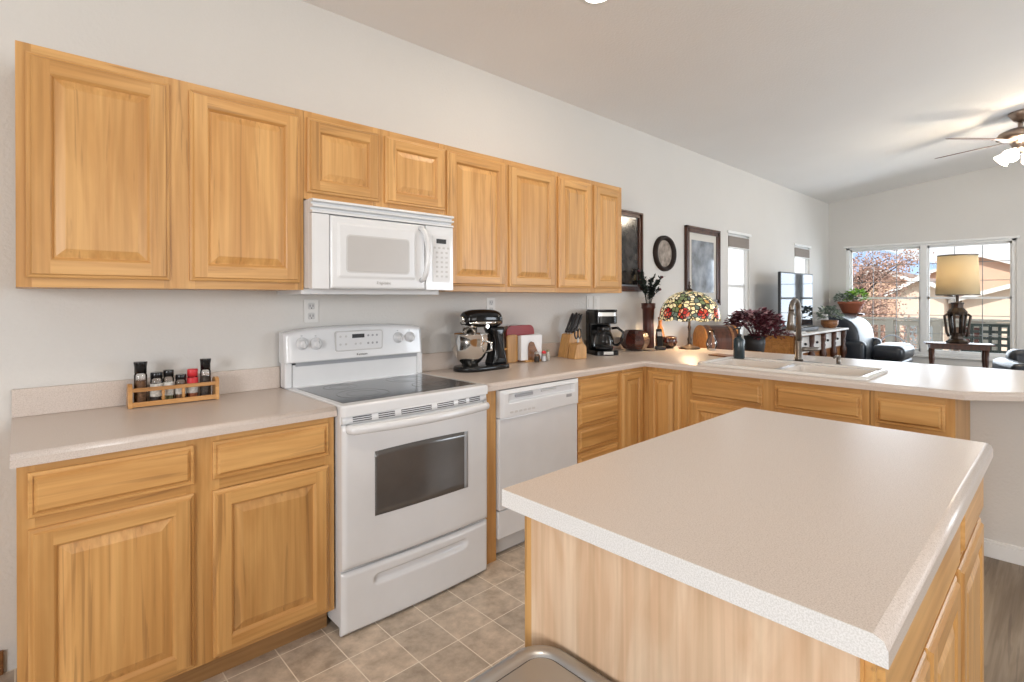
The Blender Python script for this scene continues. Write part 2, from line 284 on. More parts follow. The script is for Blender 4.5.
# ------------------------------------------------------------------ mesh helpers
COL = sc.collection
class MB:
    def __init__(s, xf=None): s.b = bmesh.new(); s.mi = 0; s.xf = xf
    def _fin(s, t, smooth=False):
        for f in t.faces: f.material_index = s.mi; f.smooth = smooth or f.smooth
        me = bpy.data.meshes.new('t'); t.to_mesh(me); t.free(); s.b.from_mesh(me); bpy.data.meshes.remove(me)
        return s
    def box(s, x0, x1, y0, y1, z0, z1, bev=0, seg=2, rot=None, piv=None):
        t = bmesh.new(); bmesh.ops.create_cube(t, size=1)
        c = Vector(((x0 + x1) / 2, (y0 + y1) / 2, (z0 + z1) / 2))
        for v in t.verts: v.co = Vector((v.co.x * (x1 - x0), v.co.y * (y1 - y0), v.co.z * (z1 - z0))) + c
        if bev: bmesh.ops.bevel(t, geom=list(t.edges), offset=bev, segments=seg, profile=.5, affect='EDGES'); 
        if rot is not None:
            p = Vector(piv) if piv else c
            for v in t.verts: v.co = rot @ (v.co - p) + p
        return s._fin(t, False)
    def lathe(s, prof, n=24, c=(0, 0, 0), axis='z', smooth=True, caps=True, a0=0, a1=2 * PI, rot=None):
        t = bmesh.new(); full = abs(a1 - a0 - 2 * PI) < 1e-6; rings = []
        k = n if full else n + 1
        for r, z in prof:
            ring = []
            for i in range(k):
                a = a0 + (a1 - a0) * i / n
                ring.append(t.verts.new((r * math.cos(a), r * math.sin(a), z)))
            rings.append(ring)
        for A, B in zip(rings, rings[1:]):
            for i in range(n):
                j = (i + 1) % k
                f = t.faces.new((A[i], A[j], B[j], B[i])); f.smooth = smooth
        if caps and full:
            if prof[0][0] > 1e-5: t.faces.new(list(reversed(rings[0])))
            if prof[-1][0] > 1e-5: t.faces.new(rings[-1])
        bmesh.ops.remove_doubles(t, verts=t.verts, dist=1e-6)
        R = Matrix.Identity(3)
        if axis == 'x': R = Matrix.Rotation(PI / 2, 3, 'Y')
        if axis == 'y': R = Matrix.Rotation(-PI / 2, 3, 'X')
        if rot is not None: R = rot
        for v in t.verts: v.co = R @ v.co + Vector(c)
        return s._fin(t)
    def cyl(s, c, r, h, n=20, axis='z', bev=0, r2=None, rot=None):
        r2 = r if r2 is None else r2
        if bev: p = [(r - bev, 0), (r, bev), (r2, h - bev), (r2 - bev, h)]
        else: p = [(r, 0), (r2, h)]
        return s.lathe(p, n, c, axis, smooth=True, rot=rot)
    def tube(s, pts, r, n=10, closed=False, rs=None):
        t = bmesh.new(); P = [Vector(p) for p in pts]; N_ = len(P); rings = []; up = None
        for i, p in enumerate(P):
            if closed: d = (P[(i + 1) % N_] - P[i - 1])
            else: d = P[min(i + 1, N_ - 1)] - P[max(i - 1, 0)]
            d.normalize()
            if up is None:
                up = Vector((0, 0, 1)) if abs(d.z) < .9 else Vector((1, 0, 0))
            a = (up - d * up.dot(d)).normalized(); b_ = d.cross(a); up = a
            rr = rs[i] if rs else r
            rings.append([t.verts.new(p + rr * (math.cos(2 * PI * k / n) * a + math.sin(2 * PI * k / n) * b_)) for k in range(n)])
        rng = range(N_) if closed else range(N_ - 1)
        for i in rng:
            A, B = rings[i], rings[(i + 1) % N_]
            for k in range(n):
                f = t.faces.new((A[k], A[(k + 1) % n], B[(k + 1) % n], B[k])); f.smooth = True
        if not closed: t.faces.new(list(reversed(rings[0]))); t.faces.new(rings[-1])
        return s._fin(t)
    def prism(s, pts, z0, z1, axis='z', bev=0, seg=3, smooth=False, which='all'):
        """pts polygon in the plane normal to axis: z->(x,y) y->(x,z) x->(y,z)"""
        t = bmesh.new()
        def P(a, b_, h):
            return {'z': (a, b_, h), 'y': (a, h, b_), 'x': (h, a, b_)}[axis]
        A = [t.verts.new(P(a, b_, z0)) for a, b_ in pts]; B = [t.verts.new(P(a, b_, z1)) for a, b_ in pts]
        t.faces.new(A); t.faces.new(B); n = len(pts)
        for i in range(n): t.faces.new((A[i], A[(i + 1) % n], B[(i + 1) % n], B[i]))
        bmesh.ops.recalc_face_normals(t, faces=t.faces)
        if bev:
            E_ = [e for e in t.edges if (which == 'all') or (which == 'top' and e.verts[0] in B and e.verts[1] in B) or (which == 'ends' and ((e.verts[0] in A) == (e.verts[1] in A)))]
            bmesh.ops.bevel(t, geom=E_, offset=bev, segments=seg, profile=.5, affect='EDGES')
        return s._fin(t, smooth)
    def ball(s, c, r, u=20, v=12, scale=(1, 1, 1)):
        t = bmesh.new(); bmesh.ops.create_uvsphere(t, u_segments=u, v_segments=v, radius=r)
        for q in t.verts: q.co = Vector((q.co.x * scale[0], q.co.y * scale[1], q.co.z * scale[2])) + Vector(c)
        return s._fin(t, True)
    def field(s, x0, x1, z0, z1, nx, nz, yf, yb, smooth=True, curve_top=None):
        """slab whose front (facing -y) follows yf(x, z)"""
        t = bmesh.new(); G = []
        for j in range(nz + 1):
            row = []
            for i in range(nx + 1):
                x = x0 + (x1 - x0) * i / nx; z = z0 + (z1 - z0) * j / nz
                if curve_top: z = z0 + (curve_top(x) - z0) * j / nz
                row.append(t.verts.new((x, yf(x, z), z)))
            G.append(row)
        for j in range(nz):
            for i in range(nx):
                f = t.faces.new((G[j][i], G[j][i + 1], G[j + 1][i + 1], G[j + 1][i])); f.smooth = smooth
        loop = G[0][:] + [r[-1] for r in G[1:]] + G[-1][-2::-1] + [r[0] for r in G[-2:0:-1]]
        bk = [t.verts.new((v.co.x, yb, v.co.z)) for v in loop]; n = len(loop)
        for i in range(n): t.faces.new((loop[(i + 1) % n], loop[i], bk[i], bk[(i + 1) % n]))
        t.faces.new(list(reversed(bk)))
        return s._fin(t)
    def quad(s, a, b_, c, d):
        t = bmesh.new(); t.faces.new([t.verts.new(p) for p in (a, b_, c, d)]); return s._fin(t)
    def build(s, name, mats, parent=None, loc=None, rotz=0):
        me = bpy.data.meshes.new(name)
        bmesh.ops.recalc_face_normals(s.b, faces=s.b.faces)
        s.b.to_mesh(me); s.b.free()
        if not isinstance(mats, (list, tuple)): mats = [mats]
        for m_ in mats: me.materials.append(M[m_])
        o = bpy.data.objects.new(name, me); COL.objects.link(o)
        if parent: o.parent = parent
        if loc is not None: o.location = loc
        if rotz: o.rotation_euler = (0, 0, rotz)
        return o
def tag(o, label, cat, group=None, kind=None):
    o['label'] = label; o['category'] = cat
    if group: o['group'] = group
    if kind: o['kind'] = kind
    return o
def thing(name, label, cat, loc=(0, 0, 0), rotz=0, group=None):
    o = bpy.data.objects.new(name, None); COL.objects.link(o); o.location = loc; o.rotation_euler = (0, 0, rotz); o.empty_display_size = .05
    return tag(o, label, cat, group)
def struct(name, mb, mats, parent=None, label=None):
    o = mb.build(name, mats, parent)
    if not parent: o['kind'] = 'structure'
    if label: o['label'] = label
    return o
def copy_tree(o, parent=None):
    c = o.copy(); COL.objects.link(c)
    if parent: c.parent = parent
    for ch in list(o.children): copy_tree(ch, c)
    return c
def rrect(x0, x1, y0, y1, r, n=5):
    out = []
    for cx, cy, a in ((x1 - r, y1 - r, 0), (x0 + r, y1 - r, 90), (x0 + r, y0 + r, 180), (x1 - r, y0 + r, 270)):
        for i in range(n + 1):
            t = math.radians(a + 90 * i / n); out.append((cx + r * math.cos(t), cy + r * math.sin(t)))
    return out

# ------------------------------------------------------------------ room shell
CZ = lambda y: 2.83 + .12 * (-y)
XW, XE, YS = -3.2, 9.372, -5.6
def wall_holes(mb, plane, a0, a1, z0, z1, holes, th0, th1):
    """wall between a0..a1 with rectangular openings (a, b, z, Z); plane 'y' or 'x'"""
    xs = sorted({a0, a1, *[h[0] for h in holes], *[h[1] for h in holes]})
    for A, B in zip(xs, xs[1:]):
        segs = [(z0, z1)]
        for h in holes:
            if h[0] <= A and B <= h[1]:
                segs = [q for s_ in segs for q in ((s_[0], min(s_[1], h[2])), (max(s_[0], h[3]), s_[1])) if q[1] - q[0] > 1e-4]
        for q in segs:
            if plane == 'y': mb.box(A, B, th0, th1, *q)
            else: mb.box(th0, th1, A, B, *q)
W2 = (5.80, 6.36, .85, 2.07); W3 = (7.86, 8.47, .85, 2.07)
b = MB(); wall_holes(b, 'y', XW, XE + .15, 0, 2.85, [W2, W3], 0, .15); struct('wall_north', b, 'wall')
W1 = (-2.15, -.235, .53, 2.105)
b = MB(); wall_holes(b, 'x', YS - .15, .15, 0, 3.7, [W1], XE, XE + .15); struct('wall_east', b, 'wall')
b = MB(); wall_holes(b, 'y', XW, XE + .15, 0, 3.7, [(.1, 2.9, .9, 2.2), (5.0, 7.8, .3, 2.3)], YS - .15, YS); struct('wall_south', b, 'wall')  # unseen openings added for the south and kitchen fill lights
b = MB(); wall_holes(b, 'x', YS - .15, .15, 0, 3.7, [(-4.5, -2.7, .9, 2.2)], XW - .15, XW); struct('wall_west', b, 'wall')  # unseen opening added for the west fill light
b = MB(); b.prism([(.15, CZ(.15)), (YS - .15, CZ(YS - .15)), (YS - .15, CZ(YS - .15) + .12), (.15, CZ(.15) + .12)], XW - .15, XE + .15, axis='x'); struct('ceiling', b, 'ceil')
b = MB(); b.box(XW, 3.67, -2.2, 0, -.1, 0); b.mi = 1
b.box(XW, 3.67, YS, -2.2, -.1, 0); b.box(3.67, XE, YS, 0, -.1, 0); struct('floor', b, ['tile', 'plank'])
b = MB(); b.box(3.67, 3.79, -3.2, -.001, 0, .874); struct('wall_peninsula', b, 'wall')
def baseboard(name, x0, x1, y0, y1):
    b = MB(); b.box(x0, x1, y0, y1, 0, .075, .002); b.box(x0 + (.004 if x1 - x0 < .05 else 0), x1 - (.0 if x1 - x0 < .05 else 0), y0 + (.004 if y1 - y0 < .05 else 0), y1, .075, .09, .003); struct(name, b, 'trim')
baseboard('baseboard_peninsula', 3.655, 3.67, -3.2, -2.30)
baseboard('baseboard_north', 3.80, XE, -.015, 0)
baseboard('baseboard_east', XE - .015, XE, YS, -.02)
b = MB(); b.box(-1.2, -.035, -.014, 0, 0, .085, .003); struct('baseboard_west', b, 'midwood')
b = MB(); b.box(-.13, -.050, -.006, 0, 0.09, 2.1, .001); struct('trim_1', b, 'trim')

# windows
def window(name, plane, a0, a1, z0, z1, d0, units, cols, rows, frame=.045, muntin=.008):
    """double hung units side by side; d0 is the room-side face of the wall, the sash sits .07 outside it"""
    sgn = 1
    def bx(mb, a, b_, z, Z, u, v, bev=0):
        lo, hi = d0 + min(u, v), d0 + max(u, v)
        if plane == 'y': mb.box(a, b_, lo, hi, z, Z, bev)
        else: mb.box(lo, hi, a, b_, z, Z, bev)
    f = MB()
    bx(f, a0, a1, z1 - frame * .6, z1, .02, .12); bx(f, a0, a1, z0, z0 + frame, .02, .12)
    bx(f, a0, a0 + frame, z0, z1, .02, .12); bx(f, a1 - frame, a1, z0, z1, .02, .12)
    o = struct(name, f, 'trim')
    st = MB(); bx(st, a0 - .02, a1 + .02, z0 - .025, z0, -.04, .05, .004); st.build('window_sill', 'trim', o)
    tr = MB(); bx(tr, a0 - .03, a1 + .03, z1, z1 + .03, -.018, .02, .004); tr.build('head_trim', 'trim', o)
    W = (a1 - a0 - 2 * frame); mull = .075 if units > 1 else 0
    uw = (W - mull * (units - 1)) / units; zm = (z0 + z1) / 2 + .02
    for u in range(units):
        A = a0 + frame + u * (uw + mull); B = A + uw
        if u: q = MB(); bx(q, A - mull, A, z0 + frame, z1 - frame * .6, .01, .11); q.build('mullion', 'trim', o)
        for lo, hi, dd in ((z0 + frame, zm + .015, .05), (zm - .015, z1 - frame * .6, .075)):
            s_ = MB(); bx(s_, A, B, lo, lo + .03, dd, dd + .02); bx(s_, A, B, hi - .03, hi, dd, dd + .02); bx(s_, A, A + .022, lo, hi, dd, dd + .02); bx(s_, B - .022, B, lo, hi, dd, dd + .02)
            sash = s_.build('sash', 'trim', o)
            if cols > 1:
                g = MB()
                for c in range(1, cols): x = A + uw * c / cols; bx(g, x - muntin / 2, x + muntin / 2, lo + .03, hi - .03, dd + .014, dd + .024)
                for r_ in range(1, rows): z = lo + (hi - lo) * r_ / rows; bx(g, A + .022, B - .022, z - muntin / 2, z + muntin / 2, dd + .014, dd + .024)
                g.build('grille', 'muntin', sash)
            p = MB(); bx(p, A + .02, B - .02, lo + .02, hi - .02, dd + .009, dd + .012); p.build('pane', 'glass', sash)
    return o
window('window_1', 'x', W1[0], W1[1], W1[2], W1[3], XE, 2, 3, 3)
window('window_2', 'y', *W2, 0, 1, 1, 1, frame=.03)
window('window_3', 'y', *W3, 0, 1, 1, 1, frame=.03)
for (a, b_, z, Z), lb in ((W2, 'taupe roller shade at the top of the side window nearer the tall picture'), (W3, 'taupe roller shade at the top of the side window behind the television')):
    t = thing('roller_shade', lb, 'blind', (a, 0, Z), group='roller shades in the side windows')
    q = MB(); q.box(.01, b_ - a - .01, -.005, .03, -.15, -.028, .003); q.build('fabric', 'shade_roller', t)
    q = MB(); q.cyl((.01, .02, -.03), .02, b_ - a - .02, axis='x'); q.build('roller', 'trim', t)
    q = MB(); q.box(.012, b_ - a - .012, -.008, .03, -.16, -.148, .003); q.build('hem_bar', 'trim', t)
b = MB(); b.box(-4, 24, 6.2, 6.4, -3, 1.9); o = b.build('neighbour_wall', 'fascia'); tag(o, 'pale siding wall of the house next door, seen through the side windows', 'building')
for (a, b_, z, Z), lb in ((W2, 'white sheer vertical blind in the side window nearer the tall picture'), (W3, 'white sheer vertical blind in the side window behind the television')):
    q = MB(); n = 24; W_ = b_ - a - .07
    for i in range(n): x0_, x1_ = a + .035 + W_ * i / n, a + .035 + W_ * (i + 1) / n; y0_, y1_ = .044 + .006 * math.cos(i * 1.9), .044 + .006 * math.cos((i + 1) * 1.9); q.quad((x0_, y0_, z + .03), (x1_, y1_, z + .03), (x1_, y1_, Z - .14), (x0_, y0_, Z - .14))
    o = q.build('sheer_blind', 'sheer'); tag(o, lb, 'blind', 'sheer blinds in the side windows')
    light('daylight_side_window', 'AREA', ((a + b_) / 2, .35, 1.5), 8, (.95, .98, 1), (.5, 1.2), aim=((a + b_) / 2, -1, 1.5))

# ------------------------------------------------------------------ cabinets
def door_mesh(x0, x1, z0, z1, yb, fr=.058, drawer=False):
    """raised-panel front facing -y standing on plane y=yb. returns frame MB, panel MB"""
    def ringset(rings, center=True):
        t = MB(); bm = t.b; prev = None
        for ins, y in rings:
            cur = [bm.verts.new(p) for p in ((x0 + ins, yb - y, z0 + ins), (x1 - ins, yb - y, z0 + ins), (x1 - ins, yb - y, z1 - ins), (x0 + ins, yb - y, z1 - ins))]
            if prev:
                for i in range(4):
                    f = bm.faces.new((prev[i], prev[(i + 1) % 4], cur[(i + 1) % 4], cur[i])); f.material_index = 1 if i in (0, 2) else 0
            prev = cur
        if center: f = bm.faces.new(prev); f.material_index = 1 if drawer else 0
        return t
    if drawer:
        return ringset([(0, 0), (0, .009), (.003, .0115), (.010, .012), (.0105, .009), (.013, .009), (.022, .019)]), None
    F = ringset([(0, 0), (0, .009), (.004, .012), (.010, .013), (.014, .019)], False)
    q1, q2 = .014, fr - .004; yy = yb - .019; bm = F.b
    for (a, b_, c, d), mi in (((x0 + q1, x0 + q2, z0 + q1, z1 - q1), 0), ((x1 - q2, x1 - q1, z0 + q1, z1 - q1), 0), ((x0 + q2, x1 - q2, z0 + q1, z0 + q2), 1), ((x0 + q2, x1 - q2, z1 - q2, z1 - q1), 1)):
        f = bm.faces.new([bm.verts.new(p) for p in ((a, yy, c), (b_, yy, c), (b_, yy, d), (a, yy, d))]); f.material_index = mi
    G = ringset([(fr - .004, .019), (fr, .016), (fr + .006, .008)], False); me_ = bpy.data.meshes.new('t'); G.b.to_mesh(me_); G.b.free(); bm.from_mesh(me_); bpy.data.meshes.remove(me_)
    Pn = ringset([(fr - .002, .005), (fr + .004, .008), (fr + .010, .009), (fr + .034, .0175), (fr + .036, .018)])
    return F, Pn
def add_door(par, x0, x1, z0, z1, yb, fr=.058, m=('wood_v', 'wood_h'), label=None):
    F, Pn = door_mesh(x0, x1, z0, z1, yb, fr); o = F.build('door', list(m), par); Pn.build('door_panel', [m[0], m[0]], o)
    if label: o['label'] = label
    return o
def add_drawer(par, x0, x1, z0, z1, yb, m=('wood_h', 'wood_h')):
    F, _ = door_mesh(x0, x1, z0, z1, yb, drawer=True); return F.build('drawer_front', list(m), par)
def cabinet(name, label, loc, W, z0, z1, D, doors=(), drawers=(), rotz=0, toe=False, stiles=(), rails=(), fr=.058, ends='wood_v'):
    """local: x along the front, back at y=0, face frame at y=-D"""
    t = thing(name, label, 'cabinet', loc, rotz)
    b = MB(); zb = z0 + (.1 if toe else 0); g = .0008
    b.box(g, W - g, -D + .02, -.001, zb, z1); b.build('carcass', ends, t)
    f = MB()   # face frame as stiles and rails
    sw = .038; sx_ = [(g, g + sw)] + [(s_ - .05, s_ + .05) for s_ in stiles] + [(W - sw - g, W - g)]
    for x, X in sx_: f.box(x, X, -D, -D + .02, zb, z1)
    f.mi = 1
    zz = [zb] + [r_ - .02 for r_ in rails] + [z1 - .038]
    for z in zz:
        for (_, a), (c, _) in zip(sx_, sx_[1:]): f.box(a, c, -D + .0005, -D + .0195, z, z + .038)
    f.build('face_frame', ['wood_v', 'wood_h'], t)
    for d in doors: add_door(t, *d, -D, fr)
    for d in drawers: add_drawer(t, *d, -D)
    if toe:
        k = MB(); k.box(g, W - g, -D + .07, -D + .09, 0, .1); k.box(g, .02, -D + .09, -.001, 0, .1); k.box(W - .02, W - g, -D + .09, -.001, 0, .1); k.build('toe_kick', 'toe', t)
    return t
UZ0, UZ1, UD = 1.381, 2.175, .305
cabinet('wall_cabinet', 'large maple double-door wall cabinet left of the microwave', (0, 0, 0), .927, UZ0, UZ1, UD, doors=[(.025, .421, 1.412, 2.146), (.487, .908, 1.412, 2.146)], stiles=[.455], fr=.063)
cabinet('wall_cabinet', 'short maple two-door cabinet directly above the microwave', (.927, 0, 0), .764, 1.785, UZ1, UD, doors=[(.014, .367, 1.815, 2.146), (.4, .762, 1.815, 2.146)], stiles=[.383])
cabinet('wall_cabinet', 'maple double-door wall cabinet right of the microwave, over the stand mixer', (1.691, 0, 0), .897, UZ0, UZ1, UD, doors=[(.012, .438, 1.412, 2.146), (.470, .882, 1.412, 2.146)], stiles=[.454])
cabinet('wall_cabinet', 'narrow-door maple wall cabinet at the right end of the upper run', (2.588, 0, 0), .740, UZ0, UZ1, UD, doors=[(.015, .363, 1.412, 2.146), (.397, .724, 1.412, 2.146)], stiles=[.38])
BD = .61
cabinet('base_cabinet', 'maple base cabinet left of the range with two drawers over two doors', (0, 0, 0), .925, 0, .875, BD,
        doors=[(.024, .434, .112, .690), (.490, .899, .112, .684)], drawers=[(.024, .434, .722, .852), (.490, .899, .722, .852)], toe=True, stiles=[.462], rails=[.706])
f = MB(); f.box(1.6975, 1.788, -.61, -.59, .0, .875); f.box(1.6975, 1.716, -.59, -.02, .0, .875); o = f.build('filler_panel', 'wood_v'); tag(o, 'narrow vertical maple panel between the range and the dishwasher', 'cabinet panel')
cabinet('drawer_cabinet', 'stack of four maple drawers right of the dishwasher', (2.4215, 0, 0), .438, 0, .875, BD,
        drawers=[(.012, .415, .722, .858), (.012, .415, .573, .708), (.012, .415, .424, .559), (.012, .415, .115, .41)], toe=True, rails=[.716, .566, .417])
# corner cabinet (L shaped)
t = thing('corner_cabinet', 'maple corner base cabinet with a folding door at the inside corner', 'cabinet', (2.8605, 0, 0))
b = MB(); b.prism([(0, -.001), (0, -.59), (.309, -.59), (.309, -.93), (.806, -.93), (.806, -.001)], .1, .875); b.build('carcass', 'wood_v', t)
f = MB(); f.box(0, .289, -.61, -.59, .1, .875); f.box(.289, .309, -.93, -.59, .1, .875); f.build('face_frame', 'wood_v', t)
F, Pn = door_mesh(.018, .262, .115, .85, -.61, .05); o = F.build('door', ['wood_v', 'wood_h'], t); Pn.build('door_panel', ['wood_v', 'wood_v'], o)
F, Pn = door_mesh(-.262 + .280, .262, .115, .85, 0, .05)
for q in (F, Pn):
    for v in q.b.verts: x, y, z = v.co; v.co = Vector((.289 + y, -.648 - (x - .018), z))
o = F.build('door', ['wood_v', 'wood_y'], t); Pn.build('door_panel', ['wood_v', 'wood_v'], o)
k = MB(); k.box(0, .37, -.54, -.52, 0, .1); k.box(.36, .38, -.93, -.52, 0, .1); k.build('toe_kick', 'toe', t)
# peninsula: local x runs towards -y, front faces -x
def penin(name, label, ya, yb, **kw):
    return cabinet(name, label, (3.668, ya, 0), ya - yb, 0, .875, .518, rotz=-PI / 2, toe=True, ends='wood_v', **kw)
t = penin('sink_cabinet', 'wide maple base cabinet under the sink with two false drawer fronts', -.932, -1.93,
      drawers=[(.023, .471, .715, .846), (.543, .966, .715, .846)], doors=[(.023, .471, .115, .690), (.543, .966, .115, .690)], stiles=[.507], rails=[.703])
t = penin('base_cabinet', 'single-door maple base cabinet at the end of the peninsula', -1.932, -2.265,
      drawers=[(.026, .296, .715, .842)], doors=[(.026, .296, .115, .690)], rails=[.703])

# ------------------------------------------------------------------ countertops
def slab(mb, pts, z0=.876, z1=.914, edges=(), r=.016):
    """flat slab with the listed top edges rounded (indices of polygon sides)"""
    t = bmesh.new(); A = [t.verts.new((x, y, z0)) for x, y in pts]; B = [t.verts.new((x, y, z1)) for x, y in pts]
    t.faces.new(A); t.faces.new(B); n = len(pts)
    for i in range(n): t.faces.new((A[i], A[(i + 1) % n], B[(i + 1) % n], B[i]))
    bmesh.ops.recalc_face_normals(t, faces=t.faces)
    es = []
    for i in edges:
        for e in B[i].link_edges:
            if e.other_vert(B[i]) is B[(i + 1) % n]: es.append(e)
    if es:
        res = bmesh.ops.bevel(t, geom=es, offset=r, segments=5, profile=.5, affect='EDGES')
        for f in res['faces']: f.smooth = True
    mb._fin(t)
t = thing('countertop', 'short beige speckled laminate countertop left of the range', 'countertop', (0, 0, 0))
b = MB(); slab(b, [(-.012, 0), (-.012, -.636), (.926, -.636), (.926, 0)], edges=(1,)); b.build('top', 'counter', t)
b = MB(); b.box(-.012, .926, -.022, -.0005, .914, 1.016, .003); b.build('backsplash', 'counter', t)
SX0, SX1, SY0, SY1 = 3.19, 3.665, -1.885, -.995    # basin opening
t = thing('countertop', 'long beige laminate countertop running past the sink along the peninsula', 'countertop', (0, 0, 0))
b = MB()
slab(b, [(1.693, 0), (1.693, -.636), (3.124, -.636), (3.124, -2.30), (3.50, -2.75), (4.28, -2.75), (4.28, SY0), (SX0, SY0), (SX0, SY1), (4.28, SY1), (4.28, 0)], edges=(1, 2, 3, 4))
slab(b, [(SX1, SY1), (SX1, SY0), (4.28, SY0), (4.28, SY1)])
b.build('top', 'counter', t)
b = MB(); b.box(1.690, 3.80, -.022, -.0005, .914, 1.016, .003); b.build('backsplash', 'counter', t)

# ------------------------------------------------------------------ kitchen island
t = thing('kitchen_island', 'kitchen island cabinet with pale maple end panel in the foreground', 'kitchen island', (.82, -1.80, 0))
IW, ID = 1.25, .637     # x extent, y extent; front faces -y
b = MB(); b.box(.018, IW, -ID + .02, 0, .1, .875); b.build('carcass', 'wood_v', t)
b = MB(); b.box(.0, .018, -ID + .004, -.022, 0, .875); b.build('end_panel', 'pale_v', t, )
b = MB(); b.box(0, .022, -.022, .0, 0, .875, .003); b.build('corner_trim', 'wood_v', t)
b = MB(); b.box(.0185, .05, -ID, -ID + .018, .1, .875); b.box(.76, .82, -ID, -ID + .02, .1, .875); b.box(IW - .03, IW, -ID, -ID + .02, .1, .875)
b.mi = 1; b.box(.04, IW, -ID + .001, -ID + .019, .84, .875); b.box(.04, IW, -ID + .001, -ID + .019, .69, .725); b.box(.04, IW, -ID + .001, -ID + .019, .1, .13)
b.build('face_frame', ['wood_v', 'wood_h'], t)
add_drawer(t, .025, .770, .715, .862, -ID); add_drawer(t, .812, IW - .01, .715, .862, -ID)
add_door(t, .025, .392, .115, .695, -ID); add_door(t, .403, .770, .115, .695, -ID); add_door(t, .812, IW - .01, .115, .695, -ID)
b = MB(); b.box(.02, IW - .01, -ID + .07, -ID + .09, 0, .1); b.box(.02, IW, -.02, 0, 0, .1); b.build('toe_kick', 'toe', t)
b = MB(); t2 = thing('countertop', 'rectangular beige laminate island countertop with its cut end coloured lighter as if lit', 'countertop', (0, 0, 0))
slab(b, [(.794, -1.757), (.794, -2.474), (2.073, -2.474), (2.073, -1.757)], edges=(1,), r=.017); b.build('top', 'counter', t2)
b = MB(); b.prism([(-1.757, .8765), (-2.474, .8765), (-2.474, .897), (-2.4690, .909), (-2.457, .914), (-1.757, .914)], .7925, .794, axis='x'); b.build('end_band', 'counter_end_lit', t2)

# ------------------------------------------------------------------ range
def bow(x, W, d): u = 2 * x / W - 1; return d * (1 - u * u)
def sstep(a, b_, v): u = max(0, min(1, (v - a) / (b_ - a))); return u * u * (3 - 2 * u)
def text(body, size, loc, m, parent, rot=(PI / 2, 0, 0), name='logo', ext=.0004):
    c = bpy.data.curves.new(name, 'FONT'); c.body = body; c.size = size; c.align_x = 'CENTER'; c.extrude = ext; c.resolution_u = 3
    tmp = bpy.data.objects.new(name, c); COL.objects.link(tmp); dg = bpy.context.evaluated_depsgraph_get(); dg.update()
    me = bpy.data.meshes.new_from_object(tmp.evaluated_get(dg)); COL.objects.unlink(tmp); bpy.data.objects.remove(tmp)
    me.materials.clear(); me.materials.append(M[m]); me.name = name
    o = bpy.data.objects.new(name, me); COL.objects.link(o); o.parent = parent; o.location = loc; o.rotation_euler = rot
    return o
RW = .762
t = thing('range', 'white freestanding electric range with black glass cooktop', 'range', (.930, 0, 0))
b = MB(); b.box(.004, RW - .004, -.645, -.03, .03, .876, .003); b.build('body', 'white', t)
b = MB(); pts = rrect(0, RW, -.672, -.03, .02)
b.prism(pts, .874, .918, bev=.009, which='top', seg=3); b.build('cooktop_frame', 'white', t)
b = MB(); b.box(.032, RW - .032, -.612, -.125, .917, .9192, .0008); gl = b.build('cooktop_glass', 'blackgl', t)
for cx, cy, r in ((.20, -.46, .115), (.20, -.23, .078), (.56, -.46, .09), (.56, -.23, .10)):
    q = MB(); q.lathe([(r - .003, .9193), (r - .003, .9196), (r, .9196), (r, .9193)], 40, (cx, cy, 0), caps=False, smooth=False)
    q.lathe([(r * .62 - .002, .9193), (r * .62 - .002, .9195), (r * .62, .9195), (r * .62, .9193)], 40, (cx, cy, 0), caps=False, smooth=False)
    q.build('burner_ring', 'ring', gl)
# backguard
top = lambda x: 1.182 + .022 * (1 - abs(2 * x / RW - 1) ** 3.5)
b = MB(); b.field(.03, RW - .03, .917, 1.024, 2, 2, lambda x, z: -.082, -.03, False); b.build('backguard_riser', 'white', t)
b = MB(); b.box(.045, RW - .03, -.086, -.035, 1.016, 1.040); b.build('backguard_groove', 'grey', t)
b = MB()
def yf(x, z):
    e = min(x + .010, RW - .004 - x); r = .018; k = 0 if e > r else r - math.sqrt(max(0, r * r - (r - e) ** 2))
    zt = top(x) - z; k2 = 0 if zt > .02 else .02 - math.sqrt(max(0, .0004 - (.02 - zt) ** 2))
    return -.105 + (z - 1.036) * .10 + k + k2
b.field(-.010, RW - .004, 1.036, 1.2, 60, 24, yf, -.02, True, curve_top=top); b.build('backguard', 'white', t)
for sx in (-.008, RW - .038):
    b = MB(); b.box(sx, sx + .034, -.092, -.03, .917, 1.037, .006); b.build('backguard_side', 'white', t)
yk = lambda z: -.105 + (z - 1.036) * .10
cp = MB(); cp.prism(rrect(.235, .500, 1.075, 1.178, .012), yk(1.13) - .0065, yk(1.13) + .004, axis='y', bev=.002, which='all'); cpo = cp.build('control_panel', 'offwhite', t)
cp = MB(); cp.prism(rrect(.241, .494, 1.081, 1.172, .010), yk(1.13) - .0075, yk(1.13) + .004, axis='y'); cp.build('keypad', 'whitem', cpo)
d = MB(); d.box(.325, .393, yk(1.13) - .009, yk(1.13), 1.140, 1.160, .001); d.build('clock_display', 'blackm', cpo)
for (bx_, bz_) in [(.262, 1.150), (.292, 1.150), (.262, 1.110), (.292, 1.110), (.415, 1.150), (.440, 1.150), (.465, 1.150), (.415, 1.110), (.440, 1.110), (.465, 1.110), (.345, 1.110), (.372, 1.110)]:
    d = MB(); d.cyl((bx_, yk(1.13) - .0085, bz_), .0058, .004, 12, axis='y'); d.build('button', 'grey' if bx_ > .4 else 'offwhite', cpo)
